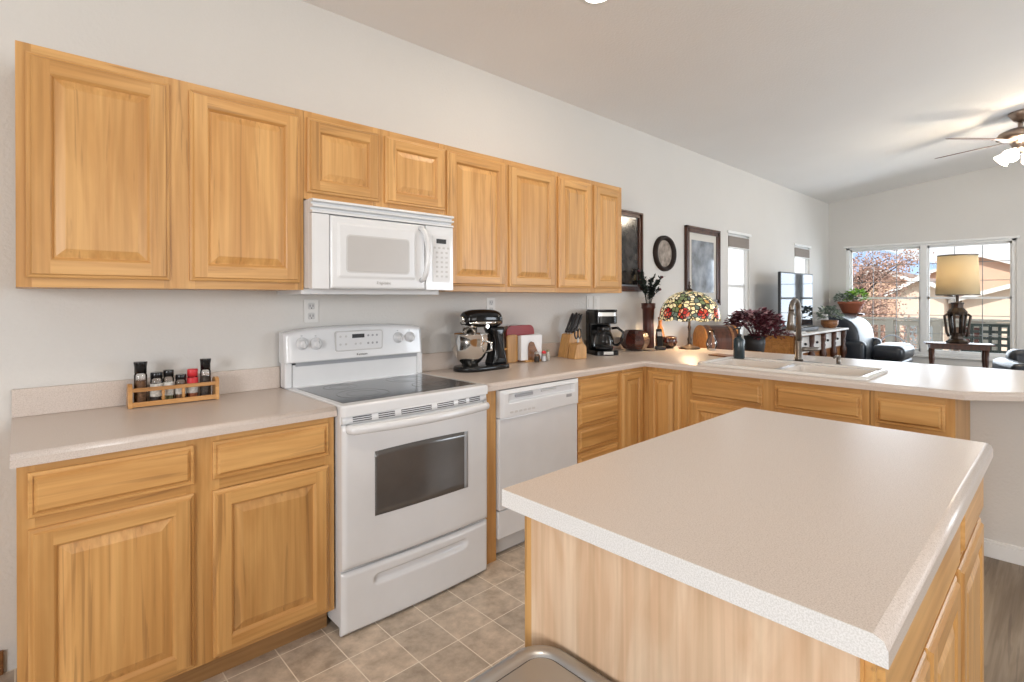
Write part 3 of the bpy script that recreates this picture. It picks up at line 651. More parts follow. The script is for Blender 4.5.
for kx, kz in ((.072, 1.125), (.140, 1.122), (.598, 1.128), (.672, 1.128)):
    k = MB(); y0 = yk(kz); R_ = Matrix.Rotation(PI / 2, 3, 'X')
    k.lathe([(.0, .0), (.030, .0), (.030, .005), (.026, .008), (.021, .012), (.019, .026), (.016, .030), (0, .030)], 28, (kx, y0 + .002, kz), rot=R_); ko = k.build('knob', 'white', t)
    k = MB(); k.box(kx - .004, kx + .004, y0 - .036, y0 - .02, kz - .018, kz + .018, .002); k.build('knob_grip', 'whitem', ko)
    k = MB(); k.box(kx - .001, kx + .001, y0 - .037, y0 - .035, kz + .004, kz + .017); k.box(kx - .006, kx + .002, y0 + .0018, y0 + .0065, kz + .036, kz + .040); k.build('pointer', 'grey', ko)
text('Kenmore', .016, (.38, yk(1.056) - .0012, 1.050), 'slot', t)
# vent strip, oven door, drawer
VS = MB(); VS.field(.008, RW - .008, .842, .874, 30, 2, lambda x, z: -.655 - bow(x, RW, .018) - (.874 - z) * .15, -.64); vs = VS.build('vent_strip', 'white', t)
for x0_, x1_ in ((.05, .13), (.16, .235), (.265, .42), (.45, .545), (.57, .62), (.64, .71)):
    for zz in (.848, .856, .864):
        q = MB(); q.field(x0_, x1_, zz, zz + .0042, 6, 1, lambda x, z: -.6557 - bow(x, RW, .018) - (.874 - z) * .15, -.65, False); q.build('vent_slot', 'slot', vs)
def door_y(x, z):
    y = -.668 - bow(x, RW, .014)
    e = min(x - .004, RW - .004 - x, z - .262, .840 - z)
    y += .012 * (1 - sstep(0, .012, e))
    return y
D = MB(); D.field(.004, RW - .004, .262, .840, 64, 44, door_y, -.645); D.build('oven_door', 'white', t)
odoor = [c for c in t.children if c.name.startswith('oven_door')][0]
def win_y(x, z): return door_y(x, z) - .0015
wt = lambda x: .716 + .006 * (1 - ((x - .38) / .24) ** 2)
wq = MB(); wq.field(.139, .622, .452, .73, 30, 10, lambda x, z: -.668 - bow(x, RW, .014) - .002, -.66, True, curve_top=wt); wq.build('oven_window', 'oven_glass', odoor)
wq = MB(); wq.field(.600, .622, .452, .73, 2, 10, lambda x, z: -.668 - bow(x, RW, .014) - .0028, -.66, True, curve_top=wt); wq.build('window_edge_trim', 'grey', odoor)
H = MB(); P_ = []
for i in range(25):
    u = i / 24; x = .036 + (RW - .072) * u; P_.append((x, -.680 - bow(x, RW, .048) - .008, .823))
P_ = [(.028, -.660, .823), (.029, -.674, .823)] + P_ + [(RW - .029, -.674, .823), (RW - .028, -.660, .823)]
H.tube(P_, .0125, 14)
for v in H.b.verts: v.co.z = .823 + (v.co.z - .823) * 1.45
H.build('oven_handle', 'white', t)
def dr_y(x, z):
    y = -.665 - bow(x, RW, .013); e = min(x - .002, RW - .002 - x, z - .004, .252 - z); y += .014 * (1 - sstep(0, .014, e))
    cx = max(.16, min(.60, x)); dd = math.hypot(x - cx, (z - .188)) ; y += .018 * (1 - sstep(.010, .024, dd)) * (1 if z > .17 else .8)
    return y
D = MB(); D.field(.002, RW - .002, .004, .252, 90, 44, dr_y, -.64); D.build('storage_drawer', 'white', t)
for sx, sy in ((.05, -.61), (RW - .05, -.62), (.05, -.08), (RW - .05, -.08)):
    q = MB(); q.cyl((sx, sy, 0), .018, .030, 14); q.build('levelling_foot', 'blackm', t)

# ------------------------------------------------------------------ microwave
t = thing('microwave', 'white over-the-range microwave under the short cabinet', 'microwave', (.930, 0, 1.3815))
MWW, MH = .756, .397
b = MB(); b.box(0, MWW, -.355, -.001, .006, MH, .003); b.build('body', 'white', t)
b = MB(); b.box(-.012, MWW - .03, -.30, -.004, -.020, .006, .003); b.build('underside_plate', 'whitem', t)
vg = MB()
vg.prism([(-.355, .335), (-.392, .335), (-.392, .345), (-.372, .349), (-.372, .357), (-.396, .361), (-.396, .369), (-.376, .373), (-.376, .380), (-.398, .384), (-.394, .394), (-.355, .397)], 0, MWW, axis='x'); vg.build('vent_grille', 'white', t)
b = MB(); b.box(0, .078, -.388, -.355, .003, .333, .003); b.build('left_panel', 'white', t)
def md(x, z):
    y = -.390; e = min(x - .081, .582 - x, z - .003, .333 - z); y += .010 * (1 - sstep(0, .008, e))
    # raised inner field around the window
    a = min(x - .115, .520 - x, z - .055, .300 - z); y -= .004 * sstep(0, .006, a)
    return y
b = MB(); b.field(.081, .582, .003, .333, 100, 66, md, -.355); mdo = b.build('door', 'white', t)
b = MB(); b.prism(rrect(.160, .478, .085, .245, .014), -.3955, -.392, axis='y', bev=.001, which='ends'); b.build('door_window', 'greyglass', mdo)
b = MB(); b.prism(rrect(.154, .484, .079, .251, .018), -.3950, -.392, axis='y', bev=.0004, which='ends'); b.build('window_border', 'offwhite', mdo)
b = MB(); b.tube([(.553, -.39, .05), (.556, -.412, .06), (.561, -.425, .09), (.566, -.432, .14), (.568, -.434, .19), (.566, -.430, .24), (.560, -.420, .285), (.553, -.408, .305), (.548, -.39, .312)], .012, 12, rs=[.012, .0125, .013, .014, .0145, .014, .013, .0125, .012]); b.build('door_handle', 'white', mdo)
b = MB(); b.box(.585, MWW, -.388, -.355, .003, .333, .003); cp = b.build('control_panel', 'white', t)
b = MB(); b.prism(rrect(.625, .735, .045, .290, .005), -.3895, -.387, axis='y'); b.build('keypad', 'whitem', cp)
b = MB(); b.box(.648, .708, -.3915, -.389, .245, .268); b.build('display', 'blackm', cp)
for r_ in range(7):
    for c in range(4 if r_ == 0 else 3):
        q = MB(); x = (.638 + c * .028) if r_ == 0 else (.652 + c * .030); z = .222 - r_ * .0245; q.box(x - .007, x + .007, -.3905, -.389, z - .005, z + .005, .001); q.build('button', 'offwhite', cp)
text('Frigidaire', .020, (.345, -.3912, .028), 'greyglass', mdo, ext=.0008)

# ------------------------------------------------------------------ dishwasher
t = thing('dishwasher', 'white built-in dishwasher between the range and the drawer stack', 'dishwasher', (1.795, 0, 0))
DW = .622
b = MB(); b.box(.004, DW - .004, -.585, -.02, .02, .868); b.build('body', 'offwhite', t)
b = MB(); b.box(0, DW, -.628, -.585, .252, .724, .006, 3); dd = b.build('door', 'white', t)
b = MB()
def cpy(x, z):
    e = min(x, DW - x, .870 - z); y = -.648 + .014 * (1 - sstep(0, .02, e))
    a = min(x - .05, DW - .05 - x, z - .80, .850 - z)      # latch recess
    return y + .020 * sstep(0, .008, a)
b.field(0, DW, .728, .870, 100, 50, cpy, -.59); cp = b.build('control_panel', 'white', t)
b = MB(); b.box(.11, .24, -.637, -.625, .822, .838, .002); b.build('latch', 'grey', cp)
b = MB(); b.box(.31, .43, -.634, -.625, .828, .838, .002); b.build('vent', 'offwhite', cp)
b = MB(); b.box(.50, .545, -.6495, -.645, .775, .792, .0008); b.build('badge', 'grey', cp)
for i in range(6): q = MB(); q.box(.06 + i * .032, .082 + i * .032, -.6495, -.645, .748, .758, .0008); q.build('button', 'offwhite', cp)
b = MB(); b.box(0, DW, -.622, -.585, .105, .246, .005, 3); b.build('lower_panel', 'white', t)
b = MB(); b.box(0.004, DW - .004, -.56, -.54, .0, .10); b.build('toe_kick', 'grey', t)

# ------------------------------------------------------------------ sink and faucet
def tray(mb, x0, x1, y0, y1, zt, zb, r, th=.0):
    o = rrect(x0, x1, y0, y1, r); i = rrect(x0 + .03, x1 - .03, y0 + .03, y1 - .03, max(.01, r - .01))
    t_ = bmesh.new(); A = [t_.verts.new((x, y, zt)) for x, y in o]; B = [t_.verts.new((x, y, zb)) for x, y in i]; n = len(o)
    for k in range(n): f = t_.faces.new((A[k], A[(k + 1) % n], B[(k + 1) % n], B[k])); f.smooth = True
    t_.faces.new(B); mb._fin(t_)
t = thing('sink', 'bisque double-bowl drop-in sink in the peninsula countertop', 'sink', (3.43, -1.44, .914))
b = MB(); cx, cy = 3.43, -1.44
# rim as nested loops: outer edge, rounded crown, ledge
x0, x1, y0, y1 = 3.165 - cx, 3.700 - cx, -1.912 - cy, -.968 - cy
loops = [(0, 0, .07), (.002, .010, .07), (.010, .016, .065), (.022, .016, .06), (.030, .010, .055), (.034, .006, .05)]
t_ = bmesh.new(); prev = None
for ins, z, r in loops:
    cur = [t_.verts.new((x, y, z + .0005)) for x, y in rrect(x0 + ins, x1 - ins, y0 + ins, y1 - ins, r)]
    if prev:
        n = len(cur)
        for k in range(n): f = t_.faces.new((prev[k], prev[(k + 1) % n], cur[(k + 1) % n], cur[k])); f.smooth = True
    prev = cur
b._fin(t_)
# ledge plates round the two bowls
zl0, zl1 = .000, .0065
bx0, bx1 = 3.20 - cx, 3.61 - cx
b.box(x0 + .03, bx0, y0 + .03, y1 - .03, zl0, zl1); b.box(bx1, x1 - .03, y0 + .03, y1 - .03, zl0, zl1)
b.box(bx0, bx1, y0 + .03, y0 + .05, zl0, zl1); b.box(bx0, bx1, y1 - .05, y1 - .03, zl0, zl1); b.box(bx0, bx1, -.02, .02, zl0, zl1)
b.build('rim', 'sink', t)
for ya, yb in ((y0 + .05, -.02), (.02, y1 - .05)):
    q = MB(); tray(q, bx0, bx1, ya, yb, .004, -.17, .03); bo = q.build('basin', 'sink', t)
    q = MB(); q.lathe([(0, -.169), (.03, -.169), (.04, -.167)], 20, ((bx0 + bx1) / 2, (ya + yb) / 2, 0)); q.build('drain', 'steel', bo)
t = thing('faucet', 'brushed nickel gooseneck pull-down kitchen faucet behind the sink', 'faucet', (3.80, -1.385, .9145))
b = MB(); b.prism(rrect(-.028, .028, -.14, .14, .027, 6), 0, .006, bev=.002, which='top'); b.build('deck_plate', 'nickel', t)
b = MB(); b.lathe([(.026, .006), (.026, .03), (.022, .035), (.022, .135), (.019, .14)], 24); b.build('body', 'nickel', t)
P_ = [(0, 0, .13), (0, 0, .34)]
ax = Vector((-1, .05, 0)).normalized() # direction of the spout
R_ = .060
for i in range(1, 13):
    a = PI * i / 12 * 1.0; P_.append((ax.x * R_ * (1 - math.cos(a)), ax.y * R_ * (1 - math.cos(a)), .34 + R_ * 1.15 * math.sin(a)))
b = MB(); b.tube(P_, .0165, 16); b.build('gooseneck', 'nickel', t)
e = Vector(P_[-1]); b = MB(); d_ = Vector((ax.x * .012, ax.y * .012, 0))
b.tube([e, e + d_ * .2 + Vector((0, 0, -.03)), e + d_ * .6 + Vector((0, 0, -.07)), e + d_ + Vector((0, 0, -.125))], .018, 16, rs=[.0165, .019, .021, .027]); b.build('spray_head', 'nickel', t)
b = MB(); hd = Vector((.35, -.94, 0)).normalized(); b.tube([(0, 0, .085), hd * .05 + Vector((0, 0, .086)), hd * .115 + Vector((0, 0, .09))], .013, 12, rs=[.018, .015, .013]); b.build('lever_handle', 'nickel', t)
t = thing('soap_dispenser', 'short nickel soap dispenser right of the faucet', 'soap dispenser', (3.735, -1.635, .9205))
b = MB(); b.lathe([(.022, 0), (.022, .005), (.012, .009), (.0115, .05), (.013, .052), (.013, .06), (.006, .062), (0, .062)], 20); b.build('stem', 'nickel', t)
b = MB(); b.tube([(0, 0, .056), (-.03, .005, .058), (-.055, .01, .05)], .006, 10); b.build('nozzle', 'nickel', t)

# ------------------------------------------------------------------ spice rack and jars
t = thing('spice_rack', 'low wooden spice rack on the left countertop', 'spice rack', (.317, -.118, .9145), rotz=math.radians(-3))
RL = .315
for x in (0, RL - .014):
    b = MB(); b.prism([(-.005, 0), (.068, 0), (.068, .075), (.060, .088), (.045, .092), (.02, .095), (.003, .092), (-.005, .082)], x, x + .014, axis='x', bev=.0015); b.build('side_panel', 'rackwood', t)
b = MB(); b.box(.014, RL - .014, .0, .066, .005, .012); b.build('shelf', 'rackwood', t)
b = MB(); b.box(.014, RL - .014, -.004, .003, .003, .022, .001); b.build('lower_rail', 'rackwood', t)
b = MB(); b.box(.014, RL - .014, -.004, .004, .062, .077, .001); b.build('upper_rail', 'rackwood', t)
for x in (.115, .185):
    b = MB(); b.lathe([(.004, .022), (.007, .030), (.0045, .042), (.007, .054), (.004, .062)], 12, (x, 0, 0)); b.build('spindle', 'rackwood', t)
jars = [('tall glass spice jar with tall black cap at the left end of the rack', .043, .022, .165, .045, 'black', 'spice_brown'),
        ('squat spice jar with black lid second from the left in the rack', .096, .022, .118, .022, 'black', 'spice_dark'),
        ('spice jar with black lid and pale green herbs, third in the rack', .137, .019, .124, .026, 'black', 'spice_green'),
        ('shortest spice jar with black lid, left of the red-capped one', .180, .020, .102, .020, 'black', 'spice_brown'),
        ('spice jar with bright red cap in the rack', .222, .020, .120, .030, 'redlid', 'spice_red'),
        ('tall peppercorn jar with tall black cap at the right end of the rack', .270, .020, .160, .045, 'black', 'spice_dark')]
ca, sa = math.cos(math.radians(-3)), math.sin(math.radians(-3))
for lb, dx, r, h, lid, lm, cm in jars:
    dy = .033; X = .317 + dx * ca - dy * sa; Y = -.118 + dx * sa + dy * ca
    j = thing('spice_jar', lb, 'spice jar', (X, Y, .9275), group='spice jars in the wooden rack')
    b = MB(); b.lathe([(r - .002, 0), (r, .003), (r, h - lid - .01), (r * .88, h - lid)], 20); b.build('glass_body', 'glass', j)
    b = MB(); b.lathe([(r - .003, .003), (r - .0025, .004), (r - .0025, (h - lid) * .75)], 20); b.build('contents', cm, j)
    if lid < .04:
        b = MB(); b.lathe([(r + .0004, .022), (r + .0004, h - lid - .022)], 20, caps=False); b.build('label', 'label', j)
        if lm == 'redlid': b = MB(); b.lathe([(r + .0008, h - lid - .028), (r + .0008, h - lid - .004)], 20, caps=False); b.build('red_band', 'redlid', j)
    rl = r * (.98 if lid < .04 else .95)
    b = MB(); b.lathe([(rl, h - lid), (rl, h - .012 if lid < .04 else h - .02), (rl * (1.0 if lid < .04 else 1.12), h - .004), (rl * (.95 if lid < .04 else 1.08), h)], 20); b.build('lid', lm, j)

# ------------------------------------------------------------------ outlets
def outlet(x, z, label, kind='duplex'):
    t = thing('wall_outlet', label, 'outlet', (x, 0, z), group=None)
    b = MB(); b.prism(rrect(-.037, .037, -.058, .058, .004), -.006, 0, axis='y', bev=.002, which='ends'); b.build('cover_plate', 'outlet', t)
    if kind == 'duplex':
        for s_ in (-.025, .025):
            b = MB(); b.prism(rrect(-.017, .017, s_ - .017, s_ + .017, .008), -.008, -.004, axis='y'); r_ = b.build('receptacle', 'offwhite', t)
            b = MB(); b.box(-.009, -.006, -.0085, -.006, s_ - .004, s_ + .008); b.box(.006, .009, -.0085, -.006, s_ - .004, s_ + .008); b.cyl((0, -.0085, s_ - .010), .003, .003, 8, axis='y'); b.build('slot', 'slot', r_)
    else:
        b = MB(); b.prism(rrect(-.016, .016, -.033, .033, .003), -.009, -.004, axis='y', bev=.001, which='ends'); b.build('rocker', 'outlet', t)
    return t
outlet(1.084, 1.280, 'white duplex wall outlet above the left of the range')
outlet(2.283, 1.290, 'white wall outlet behind the stand mixer')
outlet(3.32, 1.305, 'pale wall plate behind the coffee maker, left one of the pair', 'r')
outlet(3.415, 1.305, 'pale wall plate behind the coffee maker, right one of the pair', 'r')

# ------------------------------------------------------------------ stand mixer (front towards local -x)
t = thing('stand_mixer', 'black stand mixer with steel bowl on the counter right of the range', 'stand mixer', (2.06, -.185, .9145), rotz=math.radians(-4))
t.scale = (1, 1, 1)
b = MB(); b.prism([(-.10 + .095 * math.cos(a), .095 * math.sin(a)) for a in [math.radians(90 + 180 * i / 14) for i in range(15)]] + [(.10, -.085), (.15, -.07), (.165, 0), (.15, .07), (.10, .085)], 0, .028, bev=.012, which='top', seg=4, smooth=True); b.build('base', 'black', t)
b = MB(); prof = [(.035, .02), (.165, .02), (.150, .07), (.135, .13), (.130, .2), (.150, .255), (.02, .255), (.045, .22), (.060, .16), (.058, .08)]
b.prism(prof, -.050, .050, axis='y', bev=.022, seg=4, smooth=True); b.build('column', 'black', t)
b = MB(); L_ = [(-.168, .010, .298), (-.166, .042, .299), (-.15, .056, .300), (-.10, .066, .302), (0, .068, .302), (.08, .066, .300), (.12, .058, .297), (.145, .042, .292), (.150, .006, .290)]
L_ = [(x * .84, r * .97, zc) for x, r, zc in L_]; t_ = bmesh.new(); rings = []
for x, r, zc in L_:
    ring = []
    for k in range(20):
        a = 2 * PI * k / 20; cs, sn = math.cos(a), math.sin(a)
        yy_ = math.copysign(abs(cs) ** .75, cs) * r; zz = math.copysign(abs(sn) ** .7, sn) * r * (.92 if sn > 0 else .75)
        ring.append(t_.verts.new((x, yy_, zc + zz)))
    rings.append(ring)
for A, B in zip(rings, rings[1:]):
    for k in range(20): f = t_.faces.new((A[k], A[(k + 1) % 20], B[(k + 1) % 20], B[k])); f.smooth = True
t_.faces.new(rings[0]); t_.faces.new(rings[-1]); b._fin(t_); b.build('motor_head', 'black', t)
b = MB(); b.tube([(.095, -.052, .283), (0, -.0655, .283), (-.085, -.0615, .283), (-.122, -.045, .283), (-.141, 0, .283), (-.122, .045, .283), (-.085, .0615, .283), (0, .0655, .283), (.095, .052, .283)], .009, 8); b.build('trim_band', 'chrome', t)
b = MB(); b.cyl((-.160, 0, .305), .017, .03, 16, axis='x'); b.build('attachment_hub', 'chrome', t)
b = MB(); b.lathe([(.030, .218), (.044, .222), (.044, .262), (.048, .272)], 24, (-.095, 0, 0)); b.build('planetary', 'chrome', t)
b = MB(); b.cyl((-.095, 0, .12), .008, .12, 12); b.build('beater_shaft', 'steel', t)
b = MB(); b.cyl((-.02, -.06, .262), .011, .018, 14, axis='y', rot=Matrix.Rotation(PI / 2, 3, 'X')); b.build('speed_knob', 'chrome', t)
b = MB(); b.lathe([(.045, .028), (.050, .030), (.048, .042), (.060, .050), (.090, .085), (.108, .13), (.113, .18), (.114, .216), (.118, .219), (.113, .218), (.108, .18), (.10, .13), (.06, .055), (0, .05)], 36, (-.095, 0, 0)); bw = b.build('bowl', 'chrome', t)
b = MB(); b.tube([(-.05, -.105, .175), (-.045, -.145, .17), (-.045, -.15, .13), (-.055, -.10, .11)], .006, 8); b.build('bowl_handle', 'chrome', bw)

# ------------------------------------------------------------------ boards, napkins, shakers
t = thing('cutting_board', 'dark red cutting board leaning on the backsplash behind the napkins', 'cutting board', (2.50, -.03, .9145))
b = MB(); rot_ = Matrix.Rotation(math.radians(-5), 3, 'X')
b.prism(rrect(-.13, .13, 0, .245, .045), -.034, -.022, axis='y', bev=.002, which='ends'); b.build('board', 'red', t)
t = thing('cutting_board', 'round-edged wooden board standing left of the napkin holder', 'cutting board', (2.43, -.072, .9145))
b = MB(); b.prism(rrect(-.075, .02, 0, .185, .02), -.015, 0, axis='y', bev=.003, which='ends'); b.build('board', 'bamboo', t)
b = MB(); b.tube([(-.075, -.0075, .095), (-.15, -.0075, .093)], .009, 10); b.build('handle', 'bamboo', t)
t = thing('napkin_holder', 'wooden napkin holder with curved uprights beside the red board', 'napkin holder', (2.545, -.10, .9145), rotz=math.radians(-8))
b = MB(); b.box(-.065, .075, -.045, .035, 0, .012, .002); b.build('base', 'bamboo', t)
for y in (-.043, .023):
    b = MB(); b.prism([(-.035, .01), (-.035, .10), (-.028, .125), (-.012, .137), (.008, .130), (.022, .10), (.042, .06), (.062, .035), (.065, .01)], y, y + .012, axis='y', bev=.002, which='ends'); b.build('upright', 'midwood', t)
t = thing('napkins', 'stack of white paper napkins standing in the wooden holder', 'napkins', (2.54, -.10, .927), rotz=math.radians(-8))
b = MB()
for i in range(6): b.prism([(-.085, .0), (.085, .0), (.092, .165 + .001 * i), (-.085, .168 - .001 * i)], -.028 + i * .0078, -.0215 + i * .0078, axis='y')
b.build('napkin_stack', 'paper', t)
for x, y, cm, lb in ((2.54, -.175, 'steel', 'small glass shaker with steel top in front of the napkins, filled dark'), (2.60, -.185, 'redlid', 'small glass shaker with reddish top right of the dark one')):
    j = thing('shaker', lb, 'shaker', (x, y, .9145), group='salt and pepper shakers')
    b = MB(); b.lathe([(.017, 0), (.019, .01), (.015, .05), (.014, .055)], 10, smooth=False); b.build('glass_body', 'glass', j)
    b = MB(); b.lathe([(.014, .003), (.016, .01), (.013, .038)], 10); b.build('contents', 'spice_dark' if cm == 'steel' else 'paper', j)
    b = MB(); b.lathe([(.015, .055), (.016, .06), (.014, .068), (.006, .074), (0, .075)], 14); b.build('cap', cm, j)
j = thing('shaker', 'smallest pale bottle at the right edge of the napkin holder', 'shaker', (2.66, -.165, .9145), group='salt and pepper shakers')
b = MB(); b.lathe([(.013, 0), (.013, .045), (.008, .055), (.008, .062)], 14); b.build('body', 'label', j)
b = MB(); b.lathe([(.009, .062), (.009, .075)], 12); b.build('cap', 'spice_green', j)

# ------------------------------------------------------------------ knife blocks
t = thing('knife_block', 'large slanted bamboo knife block left of the coffee maker', 'knife block', (2.955, -.12, .9145), rotz=math.radians(-10))
b = MB(); b.prism([(-.085, 0), (.085, 0), (.085, .065), (.045, .195), (-.045, .165)], -.05, .05, axis='y', bev=.004); b.build('block', 'bamboo', t)
slant = Vector((.45, 0, .89)).normalized()
Rz = Matrix.Rotation(math.radians(-10), 3, 'Z')
for i, (u, v) in enumerate(((-.025, -.032), (-.025, 0), (-.025, .032), (.018, -.032), (.018, 0), (.018, .032))):
    base = Rz @ Vector((u, v, .165 + (u + .045) * .333)) + Vector((2.955, -.12, .9145)); ln = .150 - .012 * (i // 3) + .006 * (i % 3)
    k = thing('kitchen_knife', ['black-handled knife at the near left of the large bamboo block', 'black-handled knife at the middle left of the large bamboo block', 'black-handled knife at the far left of the large bamboo block', 'black-handled knife at the near right of the large bamboo block', 'black-handled knife at the middle right of the large bamboo block', 'black-handled knife at the far right of the large bamboo block'][i], 'knife', base, math.radians(-10), 'knives in the bamboo block')
    b = MB(); q = slant.to_track_quat('Z', 'Y').to_matrix()
    b.lathe([(.008, .004), (.010, .02), (.0085, .05), (.011, ln - .012), (.006, ln)], 12, rot=q); b.build('handle', 'blackm', k)
    b = MB(); b.lathe([(.0085, -.006), (.0085, .005)], 12, rot=q); b.build('bolster', 'steel', k)
t = thing('knife_block', 'small bamboo block in front of the large one with looped handles', 'knife block', (2.90, -.225, .9145), rotz=math.radians(-10))
b = MB(); b.prism([(-.055, 0), (.055, 0), (.055, .085), (.02, .115), (-.035, .10)], -.04, .04, axis='y', bev=.004); b.build('block', 'bamboo', t)
k = thing('scissors', 'kitchen scissors with black looped handles in the small bamboo block', 'scissors', (2.91, -.225, 1.015))
for s_ in (-1, 1):
    b = MB(); b.tube([(.018 * s_ + .018 * math.cos(a), 0, .075 + .034 * math.sin(a)) for a in [2 * PI * i / 16 for i in range(16)]], .005, 8, closed=True); b.build('handle', 'blackm', k)
b = MB(); b.box(-.010, .010, -.003, .003, -.003, .05, .001); b.build('blades', 'steel', k)

# ------------------------------------------------------------------ coffee maker
t = thing('coffee_maker', 'black drip coffee maker with glass carafe in the counter corner', 'coffee maker', (3.27, -.16, .9145), rotz=math.radians(-28))
b = MB(); b.prism(rrect(-.095, .095, -.12, .10, .03), 0, .035, bev=.006, which='top'); b.build('base', 'black', t)
b = MB(); b.box(-.092, .092, .02, .10, .03, .335, .015, 3); b.build('tower', 'black', t)
b = MB(); b.prism(rrect(-.092, .092, -.105, .098, .04), .235, .33, bev=.006, which='all'); b.build('brew_head', 'black', t)
b = MB(); b.prism(rrect(-.086, .090, -.1085, .09, .04), .292, .322, bev=.002); b.build('steel_band', 'steel', t)
b = MB(); b.prism(rrect(-.090, .094, -.108, .10, .04), .328, .342, bev=.004); b.build('lid', 'black', t)
b = MB(); b.box(-.04, .04, -.124, -.115, .006, .030, .002); b.build('switch_panel', 'steel', t)
b = MB(); b.lathe([(.060, .037), (.070, .042), (.077, .08), (.073, .125), (.058, .165), (.050, .178), (.052, .185)], 28, (0, -.04, 0)); cf = b.build('carafe', 'glass', t)
b = MB(); b.lathe([(.055, .040), (.064, .045), (.066, .062)], 28, (0, -.04, 0)); b.build('coffee', 'blackm', cf)
b = MB(); b.lathe([(.052, .178), (.054, .182), (.054, .205), (.045, .222), (0, .226)], 28, (0, -.04, 0)); b.lathe([(.060, .142), (.0605, .152)], 28, (0, -.04, 0), caps=False); b.build('carafe_lid', 'black', cf)
b = MB(); b.tube([(.05, -.07, .20), (.085, -.10, .205), (.115, -.125, .175), (.115, -.125, .11), (.085, -.10, .075), (.06, -.075, .08)], .010, 10); b.build('carafe_handle', 'black', cf)

# ------------------------------------------------------------------ pottery, vase, phone
t = thing('round_pot', 'dark red faceted round pot on the counter beside the coffee maker', 'pot', (3.70, -.17, .9145))
b = MB(); b.lathe([(.055, 0), (.095, .02), (.122, .06), (.125, .095), (.105, .14), (.082, .160), (.075, .166), (.065, .163), (.09, .13), (0, .08)], 10, smooth=False); b.build('pot_body', 'jarred', t)
t = thing('tall_vase', 'tall dark red cylindrical vase holding dried dark stems', 'vase', (3.97, -.13, .9145))
b = MB(); b.lathe([(.045, 0), (.048, .01), (.046, .20), (.050, .33), (.058, .345), (.060, .385), (.052, .385), (.042, .33), (0, .3)], 24)
b.lathe([(.052, .34), (.0605, .345), (.0605, .352), (.055, .356)], 24, caps=False); b.build('vase_body', 'vase', t)
t = thing('dried_stems', 'bunch of dark feathery dried stems standing in the tall red vase', 'dried plant', (3.97, -.13, 1.25))
rnd = random.Random(3); b = MB(); fl = MB(); fo = MB()
for i in range(17):
    a = rnd.uniform(0, 2 * PI); sp = rnd.uniform(.03, .13); h = rnd.uniform(.10, .30)
    p0 = Vector((.01 * math.cos(a), .01 * math.sin(a), 0)); p1 = Vector((sp * .4 * math.cos(a), sp * .4 * math.sin(a) , h * .6 + .05)); p2 = Vector((sp * math.cos(a), sp * math.sin(a) * .9, h + .05))
    b.tube([p0, p1, p2], .0022, 5)
    for k in range(44):
        u = rnd.uniform(.35, 1); q = p0.lerp(p1, min(1, u * 2)) if u < .5 else p1.lerp(p2, u * 2 - 1)
        d_ = Vector((rnd.uniform(-1, 1), rnd.uniform(-1, 1), rnd.uniform(-.2, 1))).normalized() * rnd.uniform(.02, .05); s_ = d_.cross(Vector((0, 0, 1))).normalized() * .007
        fo.quad(q - s_, q + d_ * .5 - s_ * 1.5, q + d_, q + d_ * .5 + s_ * 1.5)
    if i % 4 == 0: fl.ball(p2, .014, 10, 6, (1, 1, .8))
b.build('stems', 'leafblack', t); fo.build('fronds', 'leafblack', t); fl.build('seed_heads', 'leafdark', t)
t = thing('bottle', 'slim amber bottle standing left of the stained-glass lamp', 'bottle', (4.10, -.165, .9145))
b = MB(); b.lathe([(.036, 0), (.040, .01), (.040, .10), (.030, .15), (.017, .19), (.015, .24), (.019, .245), (.019, .262), (.012, .262), (0, .25)], 24); b.build('glass_body', 'amber', t)
b = MB(); b.lathe([(.0405, .03), (.0405, .08)], 24, caps=False); b.build('label_band', 'midwood', t)
t = thing('bowl', 'small dark round bowl behind the cordless phone', 'bowl', (4.06, -.27, .9145))
b = MB(); b.lathe([(.035, 0), (.065, .025), (.075, .06), (.068, .095), (.060, .10), (.06, .09), (0, .03)], 20); b.build('bowl_body', 'jarred', t)
t = thing('cordless_phone', 'black cordless phone propped up in its cradle by the bowl', 'phone', (3.88, -.30, .9145), rotz=math.radians(-50))
b = MB(); b.box(-.04, .04, -.045, .045, 0, .03, .008, 3); b.build('cradle', 'blackm', t)
b = MB(); R_ = Matrix.Rotation(math.radians(-28), 3, 'X'); b.box(-.024, .024, -.015, .012, .018, .185, .008, 3, rot=R_, piv=(0, 0, .02)); ph = b.build('handset', 'black', t)
b = MB(); b.box(-.017, .017, -.0165, -.0140, .115, .155, .001, rot=R_, piv=(0, 0, .02)); b.build('display', 'grey', ph)
b = MB(); b.tube([(-.02, -.045, .004), (-.07, -.12, .004), (-.11, -.13, .004), (-.15, -.10, .004)], .003, 6); b.build('cord', 'blackm', t)

# ------------------------------------------------------------------ stained-glass lamp
t = thing('table_lamp', 'lit stained-glass dome lamp with red roses on the counter', 'lamp', (4.14, -.42, .9145))
b = MB(); b.lathe([(.0, 0), (.085, 0), (.088, .008), (.075, .016), (.045, .022), (.02, .035), (.014, .05), (.018, .08), (.012, .10), (.010, .15), (.016, .18), (.010, .20), (.009, .30), (.009, .50)], 28); b.build('stand', 'bronze', t)
prof = []
for i in range(15):
    a = math.radians(90 * i / 14); prof.append((.245 * math.sin(a) ** .9 if i else .02, .285 + .225 * math.cos(a)))
prof = [(max(.02, r), z - .02) for r, z in prof] + [(.248, .252)]
t_ = bmesh.new(); n = 80; rings = []
for ri, (r, z) in enumerate(prof):
    rings.append([t_.verts.new((r * math.cos(2 * PI * k / n), r * math.sin(2 * PI * k / n), z - .25 - (abs(math.sin(5 * 2 * PI * k / n)) * .016 if ri == len(prof) - 1 else 0) )) for k in range(n)])
